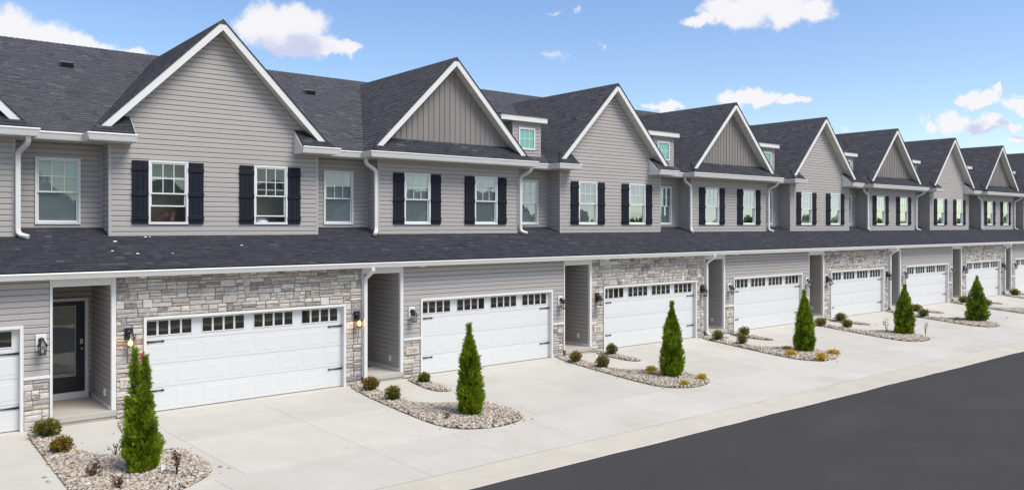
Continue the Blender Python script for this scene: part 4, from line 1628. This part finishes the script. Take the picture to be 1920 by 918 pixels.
def gravel(poly, dens, size, name_label):
    lo, hi = poly.min(0), poly.max(0)
    N = int((hi - lo).prod() * dens)
    p = lo + RNG.rand(N, 2) * (hi - lo)
    q = lo - .35 + RNG.rand(int(N * .005), 2) * (hi - lo + .7)
    q = q[~inside(q, poly)]
    q = q[edge_dist(q, poly) < 0.3]
    q = q[q[:, 1] < 18.8]
    p = p[inside(p, poly)]
    ed = edge_dist(p, poly)
    p = p[ed > 0.012]
    ed = np.concatenate([edge_dist(p, poly), -0.02 * np.ones(len(q))])
    p = np.concatenate([p, q])
    n = len(p)
    sz = size * (0.55 + 0.9 * RNG.rand(n) ** 1.6)
    sc = np.stack([sz * (0.8 + .5 * RNG.rand(n)), sz * (0.7 + .4 * RNG.rand(n)), sz * (0.45 + .35 * RNG.rand(n))], 1)
    V = ICO_V[None] * sc[:, None] * (1 + 0.22 * (RNG.rand(n, 12, 1) - .5))
    a = RNG.rand(n) * 6.283
    b = (RNG.rand(n) - .5) * 0.9
    ca, sa, cb, sb = np.cos(a), np.sin(a), np.cos(b), np.sin(b)
    X = V[..., 0] * cb[:, None] - V[..., 2] * sb[:, None]
    Z = V[..., 0] * sb[:, None] + V[..., 2] * cb[:, None]
    X2 = X * ca[:, None] - V[..., 1] * sa[:, None]
    Y2 = X * sa[:, None] + V[..., 1] * ca[:, None]
    mound = np.minimum(ed * 0.25, 0.035)
    zc = -0.016 * (19.1 - p[:, 1]) + 0.008 + np.maximum(mound, 0) + RNG.rand(n) * np.where(ed > 0, 0.018, 0.002)
    V = np.stack([X2 + p[:, 0, None], Y2 + p[:, 1, None], Z + zc[:, None]], -1).reshape(-1, 3)
    F = (ICO_F[None] + (np.arange(n) * 12)[:, None, None]).reshape(-1, 3)
    T = np.repeat(RNG.rand(n), 20)
    o = tri_mesh('gravel', V, F, T, 'pebble', smooth=True, stuff=True)
    tag(o, name_label, None, kind='stuff')
    m = MB()
    ins = [tuple(q) for q in poly]
    m.poly([(q[0], q[1], gz(q[1]) + 0.006) for q in ins], 0.5)
    s_ = m.build('planting_bed', 'soil')
    tag(s_, 'soil under the ' + name_label, None, kind='structure')


BEDNAME = {0: 'round gravel bed around the conifer with the red ribbon', 1: 'round gravel bed around the conifer by the 7208 garage', 2: 'round gravel bed around the conifer by the 7207 garage',
           3: 'round gravel bed around the conifer by the 7206 garage', 4: 'gravel bed around the second farthest conifer', 5: 'gravel bed around the farthest conifer', 6: 'gravel bed at the right edge beyond the farthest conifer', 7: 'gravel bed past the right edge'}
for n in range(0, 8):
    src = BED.get(n, BED1)
    nn = n
    pl_ = np.array([(skew(u, n, y) if n != 0 else u, y) if n != 1 else (S + u, y) for u, y in src])
    dens, size = (1250, 0.029) if n == 0 else (1000, 0.030) if n < 3 else (520, 0.040)
    gravel(chaikin(pl_), dens, size, BEDNAME[n])
    pl_ = np.array([(n * S + u, y) for u, y in SMALL])
    gravel(chaikin(pl_), dens, size, 'gravel strip between walk and drive beside the ' + BEDNAME[n].replace('round ', ''))


# ------------------------------------------------------------------ plants
def sprays(P, Dirs, lens, rng, width=0.22, leaflets=3):
    """feathered sprays: a spine leaf and side leaflets, arrays of triangles"""
    n = len(P)
    Dirs = Dirs / np.linalg.norm(Dirs, axis=1, keepdims=True)
    R = rng.normal(size=(n, 3))
    side = np.cross(Dirs, R)
    side /= np.linalg.norm(side, axis=1, keepdims=True) + 1e-9
    tris = []
    L = lens[:, None]
    w = width
    tris.append((P - side * L * w * .5, P + side * L * w * .5, P + Dirs * L))
    for k in range(leaflets):
        f = 0.10 + 0.26 * k
        for sg in (-1, 1):
            b = P + Dirs * L * f
            d = Dirs * 0.75 + side * sg * 0.85 + rng.normal(size=(n, 3)) * 0.18
            l = L * (0.50 - 0.08 * k)
            t = b + d * l * 0.75
            tris.append((b, b + Dirs * L * 0.17, t))
    V = np.stack([np.stack(t, 1) for t in tris], 1)       # n, k, 3, 3
    return V.reshape(-1, 3), V.shape[1]


def arborvitae(x, y, height, rmax, label, nspray, seed, lean=(0, 0), twin=False):
    rng = np.random.RandomState(seed)
    z0 = gz(y)
    T = thing('arborvitae', label, 'conifer', (x, y, z0), 'young conifers in the drive beds')
    m = MB()
    m.tube([(0, 0, -0.05), (0.01, 0, height * .3), (0, 0.01, height * .7)], 0.03, 8, rs=[0.035, 0.028, 0.012])
    m.build('trunk', 'bark', T)
    ph = rng.rand(6) * 6.283

    def prof(h):
        h = np.asarray(h)
        base = np.where(h < 0.20, 0.80 + 0.20 * np.sin(np.clip(h / 0.20, 0, 1) * 1.571), 1 - 0.50 * ((h - 0.20) / 0.80) ** 0.95)
        tip = np.clip((1 - h) / 0.42, 0, 1) ** 0.85
        return np.maximum(0.012, rmax * base * np.where(h > 0.58, 0.05 + 0.95 * tip, 1.0) - 0.055)

    def lump(a, h):
        return 1 + 0.10 * np.sin(3 * a + ph[0] + 5 * h) + 0.08 * np.sin(5 * a + ph[1] - 11 * h) + 0.06 * np.sin(2 * a + 17 * h + ph[2])
    n = nspray
    h = 1 - np.sqrt(rng.rand(int(n))) * 0.99
    h = np.where(rng.rand(n) < 0.35, rng.rand(n), h)
    a = rng.rand(n) * 6.283
    dep = 1 - 0.45 * rng.rand(n) ** 2.0
    la, lh = rng.rand(90) * 6.283, rng.rand(90) ** 1.3
    da = np.abs((a[:, None] - la[None] + np.pi) % (2 * np.pi) - np.pi) * np.maximum(prof(h), .05)[:, None]
    dh = (h[:, None] - lh[None]) * height * 0.62
    q = np.exp(-(np.sqrt(da ** 2 + dh ** 2).min(1) / 0.085) ** 2)
    r = prof(h) * lump(a, h) * dep * (0.86 + 0.26 * q)
    cx = lean[0] * h + 0 * h
    cyy = lean[1] * h
    if twin:
        # two leaders part above 0.62 of the height
        sgn = np.where(rng.rand(n) < 0.5, -1.0, 1.0)
        up = np.clip((h - 0.60) / 0.40, 0, 1)
        cx = cx + np.where(up > 0, sgn * 0.085 * np.minimum(1, up * 2.4), 0)
        r = r * np.where(up > 0, 0.62 + 0.0 * up, 1.0)
        h = np.where((up > 0) & (sgn > 0), 0.60 + (h - 0.60) * 0.83, h)
    P = np.stack([cx + r * np.cos(a), cyy + r * np.sin(a), h * height * 0.94 + 0.02], 1)
    out = np.stack([np.cos(a), np.sin(a), 0 * a], 1)
    Dirs = out * (0.55 + .3 * rng.rand(n, 1)) + np.array([0, 0, 1.0]) * (0.75 + .5 * rng.rand(n, 1)) + rng.normal(size=(n, 3)) * 0.30
    lens = (0.085 + 0.075 * rng.rand(n)) * np.where(h > .85, .8, 1.0)
    V, k = sprays(P, Dirs, lens, rng)
    F = np.arange(len(V)).reshape(-1, 3)
    clump = 0.15 + 0.85 * q + 0.15 * np.sin(4 * a - 21 * h + ph[4])  # gaps between clumps tinted darker, shade painted into the sprays
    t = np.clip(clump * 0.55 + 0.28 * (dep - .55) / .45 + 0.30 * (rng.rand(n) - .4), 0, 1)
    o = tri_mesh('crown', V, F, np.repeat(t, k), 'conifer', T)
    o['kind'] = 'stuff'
    # solid core in the darkest tint, added to block see-through
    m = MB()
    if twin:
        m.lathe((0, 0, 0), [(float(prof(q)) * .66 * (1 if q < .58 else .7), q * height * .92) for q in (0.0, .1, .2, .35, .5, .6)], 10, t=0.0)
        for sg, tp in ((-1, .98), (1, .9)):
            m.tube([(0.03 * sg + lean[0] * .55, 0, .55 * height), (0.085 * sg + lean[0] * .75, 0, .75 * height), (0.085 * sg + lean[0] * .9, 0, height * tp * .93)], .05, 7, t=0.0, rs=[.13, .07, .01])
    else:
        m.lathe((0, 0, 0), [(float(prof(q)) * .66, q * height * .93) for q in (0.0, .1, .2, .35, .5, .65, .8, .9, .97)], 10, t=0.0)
    m.build('foliage_core', 'conifer', T)
    return T


TREES = [
    (0, 3.76, 14.90, 2.26, 0.290, 'twin tipped conifer with a red ribbon, nearest the camera in the leftmost gravel bed', 5200),
    (1, 3.40, 14.72, 2.14, 0.300, 'slim conifer in front of the 7208 garage door', 4200),
    (2, 3.20, 14.80, 2.24, 0.325, 'full conifer in front of the 7207 garage door, golden shrubs around it', 4200),
    (3, 2.96, 14.87, 2.20, 0.335, 'conifer standing before the right edge of the 7206 garage, yellow shrubs at its foot', 3400),
    (4, 2.72, 14.83, 2.05, 0.395, 'broad cone shaped conifer second farthest along the drives, dry twigs at its foot', 3000),
    (5, 2.23, 14.75, 2.14, 0.455, 'farthest and broadest conifer, standing before the farthest stone garage', 3000)]
for n, u, y, h, r, lab, cnt in TREES:
    T = arborvitae(n * S + u, y, h, r, lab, cnt, 40 + n, lean=[(-.03, 0), (-.03, .02), (.02, 0), (-.05, .02), (.03, -.02), (-.03, 0)][n], twin=(n == 0))
    if n == 0:
        m = MB()
        m.prism([(-0.05, -0.04, 2.01), (-0.02, -0.04, 1.995), (0.04, -0.06, 2.105), (0.015, -0.06, 2.125)], (0.0, 0.012, 0.0))
        m.prism([(-0.055, -0.04, 1.985), (-0.02, -0.04, 1.97), (-0.03, -0.04, 2.02), (-0.05, -0.04, 2.03)], (0.0, 0.014, 0.0))
        o = m.build('ribbon', 'red', T)


def shrub(x, y, rad, height, material, label, seed, group, nleaf=900, cat='shrub', stem=0.05):
    rng = np.random.RandomState(seed)
    z0 = gz(y) + 0.02
    T = thing('shrub', label, cat, (x, y, z0), group)
    m = MB()
    for k in range(4):
        a = rng.rand() * 6.28
        m.tube([(0, 0, -0.03), (rad * .3 * math.cos(a), rad * .3 * math.sin(a), height * .35), (rad * .6 * math.cos(a), rad * .6 * math.sin(a), height * .75)], .008, 5)
    m.build('stem', 'bark', T)
    n = nleaf
    d = rng.normal(size=(n, 3))
    d /= np.linalg.norm(d, axis=1, keepdims=True)
    ph = rng.rand(3) * 6.28
    az = np.arctan2(d[:, 1], d[:, 0])
    lump = 1 + .13 * np.sin(3 * az + ph[0] + 3 * d[:, 2]) + .10 * np.sin(5 * az + ph[1] - 4 * d[:, 2])
    rr = (1 - 0.5 * rng.rand(n) ** 2) * lump
    P = np.stack([d[:, 0] * rad * rr, d[:, 1] * rad * rr, height * 0.53 + d[:, 2] * height * 0.47 * rr], 1)
    Dirs = d + rng.normal(size=(n, 3)) * 0.5 + np.array([0, 0, .35])
    lens = (0.035 + .03 * rng.rand(n)) * (rad / 0.19) ** .5
    V, k = sprays(P, Dirs, lens, rng, width=.6, leaflets=1)
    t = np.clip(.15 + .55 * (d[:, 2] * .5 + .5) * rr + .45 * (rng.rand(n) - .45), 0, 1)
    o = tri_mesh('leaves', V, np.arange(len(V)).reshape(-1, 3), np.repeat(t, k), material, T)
    o['kind'] = 'stuff'
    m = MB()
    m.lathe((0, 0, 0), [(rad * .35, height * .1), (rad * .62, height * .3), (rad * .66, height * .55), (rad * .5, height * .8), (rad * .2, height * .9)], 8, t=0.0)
    m.build('foliage_core', material, T)  # solid core in the darkest leaf tint, blocks the view through
    return T


GB = 'clipped round shrubs beside the walks'
SHRUBS = [
    (0, 2.84, 18.31, .235, .33, 'box', 'wide olive round shrub at the foot of the leftmost stone pillar'),
    (0, 2.86, 16.91, .175, .30, 'bronze', 'bronze tinted round shrub beside the leftmost walk'),
    (1, 2.76, 18.19, .185, .36, 'bronze', 'yellowish shrub at the foot of the downspout beside the lit lantern'),
    (1, 2.68, 16.93, .175, .34, 'box', 'round green shrub beside the walk to the 7208 entry, nearer the street'),
    (1, 4.41, 18.22, .150, .27, 'box', 'small green shrub below the 7208 plaque'),
    (2, 2.53, 18.03, .165, .34, 'bronze', 'yellowish shrub left of the walk to the 7207 entry'),
    (2, 2.52, 16.86, .185, .37, 'box', 'round green shrub beside the 7207 walk, nearest the street'),
    (2, 4.40, 18.30, .165, .36, 'box', 'round green shrub below the 7207 plaque'),
    (3, 2.54, 18.15, .190, .37, 'box', 'green shrub at the end of the long kicked out downspout of the 7207 house'),
    (3, 2.44, 17.03, .180, .36, 'box', 'lower green shrub of the close pair by the 7206 walk'),
    (3, 4.38, 18.30, .195, .34, 'bronze', 'brownish upper shrub of the close pair by the 7206 walk'),
    (4, 2.28, 18.11, .210, .32, 'bronze', 'brown tipped shrub just right of the conifer with yellow shrubs at its foot'),
    (4, 2.43, 17.03, .200, .37, 'box', 'round shrub before the stone house right of 7206, nearest the street'),
    (4, 4.33, 18.35, .220, .36, 'box', 'round shrub at the lower left corner of the garage door right of 7206'),
    (5, 4.16, 18.28, .240, .31, 'bronze', 'low shrub just right of the second farthest conifer, nearer the garage door'),
    (5, 1.78, 16.89, .220, .38, 'box', 'shrub just right of the second farthest conifer, nearer the street'),
    (6, 2.75, 18.40, .260, .38, 'box', 'shrub left of the farthest conifer, by the farthest stone pillar'),
    (6, 2.09, 17.01, .240, .36, 'bronze', 'shrub half hidden behind the farthest conifer'),
    (7, 2.79, 18.41, .280, .42, 'box', 'dark round shrub near the right edge, at the end of the farthest downspout')]
for i, (n, u, y, r, h, mt_, lab) in enumerate(SHRUBS):
    shrub(n * S + u, y, r, h, mt_, lab, 200 + i, GB, 900 if n < 3 else 600)
GOLD = [
    (2, 3.28, 15.61, .22, .20, 'amber shrub behind left of the conifer at the 7207 garage'),
    (2, 2.84, 15.30, .13, .14, 'tiny yellow tuft beside the white sheet on the gravel'),
    (2, 2.52, 13.80, .15, .17, 'golden shrub at the street side edge of the 7207 bed'),
    (2, 3.54, 14.01, .19, .19, 'pale golden shrub right of the conifer at the 7207 garage'),
    (3, 2.73, 15.44, .20, .15, 'flat yellow shrub behind left of the 7206 conifer'),
    (3, 1.79, 14.69, .27, .23, 'bright yellow shrub left of the 7206 conifer'),
    (3, 1.89, 13.67, .25, .28, 'tallest yellow shrub, at the street side of the 7206 conifer'),
    (3, 3.16, 13.96, .30, .20, 'wide yellow shrub right of the 7206 conifer'),
    (6, 2.35, 14.6, .30, .25, 'yellow shrub at the right edge of the photo')]
for i, (n, u, y, r, h, lab) in enumerate(GOLD):
    shrub(n * S + u, y, r * .70, h * .85, 'gold', lab, 300 + i, 'golden shrubs in the gravel beds', 300)


def dry_shrub(x, y, height, spread, label, seed, leaves=60, nst=9):
    rng = np.random.RandomState(seed)
    T = thing('dry_shrub', label, 'shrub', (x, y, gz(y) + .02), 'dormant twiggy shrubs in the gravel beds')
    m = MB()
    ends = []
    for k in range(nst):
        a = rng.rand() * 6.28
        s_ = spread * (0.3 + .7 * rng.rand())
        h = height * (0.55 + .45 * rng.rand())
        p1 = (s_ * .35 * math.cos(a), s_ * .35 * math.sin(a), h * .45)
        p2 = (s_ * math.cos(a + .3), s_ * math.sin(a + .3), h)
        m.tube([(0, 0, -.02), p1, p2], .005, 4, rs=[.007, .005, .002])
        for f in np.linspace(.3, 1, 5):
            ends.append(np.array(p1) * (1 - f) + np.array(p2) * f)
    m.build('stem', 'bark', T)
    P = np.array([ends[rng.randint(len(ends))] + rng.normal(size=3) * .025 for _ in range(leaves)])
    D = rng.normal(size=(leaves, 3)) + np.array([0, 0, .5])
    V, k = sprays(P, D, .035 + .03 * rng.rand(leaves), rng, width=.6, leaflets=1)
    o = tri_mesh('leaves', V, np.arange(len(V)).reshape(-1, 3), np.repeat(rng.rand(leaves), k), 'dry', T)
    o['kind'] = 'stuff'


dry_shrub(3.03, 15.0, .28, .17, 'low reddish brown dry shrub left of the conifer with the red ribbon', 1, 120, 12)
dry_shrub(4.16, 14.25, .52, .10, 'tall upright reddish dry shrub right of the conifer with the red ribbon', 2, 110, 8)
dry_shrub(3.24, 14.15, .25, .16, 'dry brown shrub cut by the bottom edge of the photo', 3, 90, 9)
dry_shrub(3.60, 16.10, .34, .13, 'thin bare twigs behind the conifer with the red ribbon', 4, 22, 6)
dry_shrub(32.15, 15.6, .62, .16, 'tall thin bare twigs left of the second farthest conifer', 5, 40, 6)
dry_shrub(32.43, 14.2, .55, .20, 'thin bare twigs right of the second farthest conifer', 6, 30, 6)
dry_shrub(38.0, 15.3, .20, .34, 'low reddish dry shrub left of the farthest conifer', 7, 130, 12)
dry_shrub(38.6, 14.55, .16, .22, 'flat reddish dry shrub at the foot of the farthest conifer', 8, 80, 8)
dry_shrub(10.0, 14.62, .16, .10, 'pale dry tuft left of the conifer by the 7208 garage', 9, 36, 6)

# ------------------------------------------------------------------ small loose things
m = MB()
m.prism([(17.06, 15.02, -.035), (17.30, 14.98, -.035), (17.33, 15.17, -.02), (17.09, 15.21, -.02)], (0, 0, .006))
tag(m.build('paper_sheet', 'paper'), 'white sheet lying on the gravel left of the conifer by the 7207 garage', 'paper')
m = MB()
m.prism([(4.00, 14.63, -.05), (4.075, 14.60, -.05), (4.07, 14.62, .08), (4.02, 14.65, .09)], (0.004, 0.006, 0))
tag(m.build('plant_tag', 'paper'), 'pale plant tag stuck in the gravel right of the conifer with the red ribbon', 'tag')
m = MB()
m.bbox(3.12 + S, 3.98 + S, 20.35, 20.98, .2005, .214, .004)
tag(m.build('doormat', 'mat'), 'dark doormat on the porch slab of the 7208 house', 'doormat')
for i, (x, y, lab) in enumerate([(38.03, 15.97, 'small blue marker flag on the gravel left of the farthest conifer'), (40.60, 14.2, 'small blue marker flag on the concrete right of the farthest conifer')]):
    T = thing('marker_flag', lab, 'flag', (x, y, gz(y)), 'small blue marker flags')
    m = MB()
    m.tube([(0, 0, 0), (0.005, 0, .16)], .004, 4)
    m.build('stake', 'paper', T)
    m = MB()
    m.prism([(0, 0, .08), (.10, -.02, .09), (.10, -.02, .16), (0, 0, .16)], (0, .003, 0))
    m.build('flag', 'blue', T)
SCR = [((4.594, 20.534), .05, 'largest white scrap on the lower roof, left below the siding bay corner'), ((4.395, 19.893), .03, 'small white scrap on the lower roof above the recessed entry'),
       ((4.876, 19.68), .04, 'white scrap low on the lower roof, above the left edge of the stone front'), ((5.346, 20.839), .035, 'white scrap tucked under the first shuttered window'),
       ((5.444, 20.836), .02, 'tiny white scrap right beside the one under the first shuttered window'), ((7.463, 20.139), .032, 'white scrap on the lower roof between the two shuttered windows of the stone front house'),
       ((5.647, 19.663), .018, 'tiniest white scrap low on the lower roof')]
for (x, y), s_, lab in SCR:
    z = 3.287 + (y - 18.745) * .315 + .012
    m = MB()
    j = lambda: rnd.uniform(-.3, .3) * s_
    m.mesh([(x - s_ + j(), y - s_ * .5, z), (x + s_ + j(), y - s_ * .6 + j(), z), (x + s_ * .8, y + s_ * .6, z + .01), (x - s_ * .7, y + s_ * .5 + j(), z + .01), (x, y, z + s_ * .5)],
           [(0, 1, 4), (1, 2, 4), (2, 3, 4), (3, 0, 4)])
    tag(m.build('foam_scrap', 'paper'), lab, 'scrap', 'white scraps on the lower roof')

# ------------------------------------------------------------------ houses across the street (seen in the window panes)
for i in range(9):
    x0 = -26 + 11.5 * i
    H = thing('house', 'pale gabled house across the street, seen only mirrored in window panes', 'house', (x0 + 4, -44, -.6), 'pale houses across the street')
    m = MB()
    m.box(0 - 4, 4.6, -9, 0, 0, 5.6)
    m.poly([(-4, 0, 5.6), (4.6, 0, 5.6), (.3, 0, 9.6)])
    m.build('wall', 'opp_wall', H)
    m = MB()
    for sg in (-1, 1):
        a, b = (.3 + sg * 4.8, 5.15), (.3, 9.65)
        m.prism([(a[0], .45, a[1]), (b[0], .45, b[1]), (b[0], .45, b[1] + .18), (a[0], .45, a[1] + .18)], (0, -10, 0))
    m.build('roof', 'deck', H)
    m = MB()
    for sg in (-1, 1):
        a, b = (.3 + sg * 4.82, 5.05), (.3, 9.55)
        m.prism([(a[0], .46, a[1]), (b[0], .46, b[1]), (b[0], .46, b[1] + .26), (a[0], .46, a[1] + .26)], (0, .03, 0))
    m.build('rake_board', 'white', H)
    for (a, b, c, d) in ((-2.8, -1.8, 3.3, 4.8), (2.2, 3.2, 3.3, 4.8), (-.6, .9, .2, 2.3)):
        m = MB()
        m.box(a, b, .0, .05, c, d)
        w = m.build('window', 'window_white', H)
        m = MB()
        m.box(a + .07, b - .07, .05, .055, c + .07, d - .07)
        m.build('pane', 'pane_dark', w)

# ------------------------------------------------------------------ things inside the open windows
m = MB()
m.prism([(5.66, 21.22, 4.40), (5.86, 21.30, 4.34), (6.02, 21.24, 4.52), (5.95, 21.24, 4.62)], (0.03, 0.10, 0.02))
m.prism([(6.02, 21.20, 4.36), (6.14, 21.22, 4.38), (6.16, 21.22, 4.60), (6.06, 21.20, 4.58)], (0.02, 0.08, 0.0))
tag(m.build('folded_cloth', 'cloth'), 'dusky pink cloth behind the half open left shuttered window', 'cloth')
m = MB()
m.lathe((8.38, 21.22, 4.26), [(0.05, 0.0), (0.20, 0.03), (0.22, 0.10), (0.14, 0.17), (0.03, 0.19)], 10)
tag(m.build('cushion', 'cloth_blue', smooth=True), 'pale blue cushion behind the slightly open right shuttered window', 'cushion')

# far woods beyond the street, mirrored low in the distant panes
rw = np.random.RandomState(5)
V, F, T = [], [], []
for i in range(700):
    x = rw.uniform(40, 620)
    y = -70 - rw.rand() * 30
    hgt = rw.uniform(4.5, 8.2)
    c = np.array([x, y, rw.uniform(.1, .8) * hgt])
    sc = np.array([2.6, 2.6, 2.2]) * rw.uniform(.6, 1.2)
    b = 12 * i
    V.append(ICO_V * sc * (1 + .3 * (rw.rand(12, 1) - .5)) + c)
    F.append(ICO_F + b)
    T += [rw.rand() * .5] * 20
o = tri_mesh('woods', np.concatenate(V), np.concatenate(F), T, 'conifer', stuff=True)
tag(o, 'low line of far trees across the street, mirrored in the panes', None, kind='stuff')
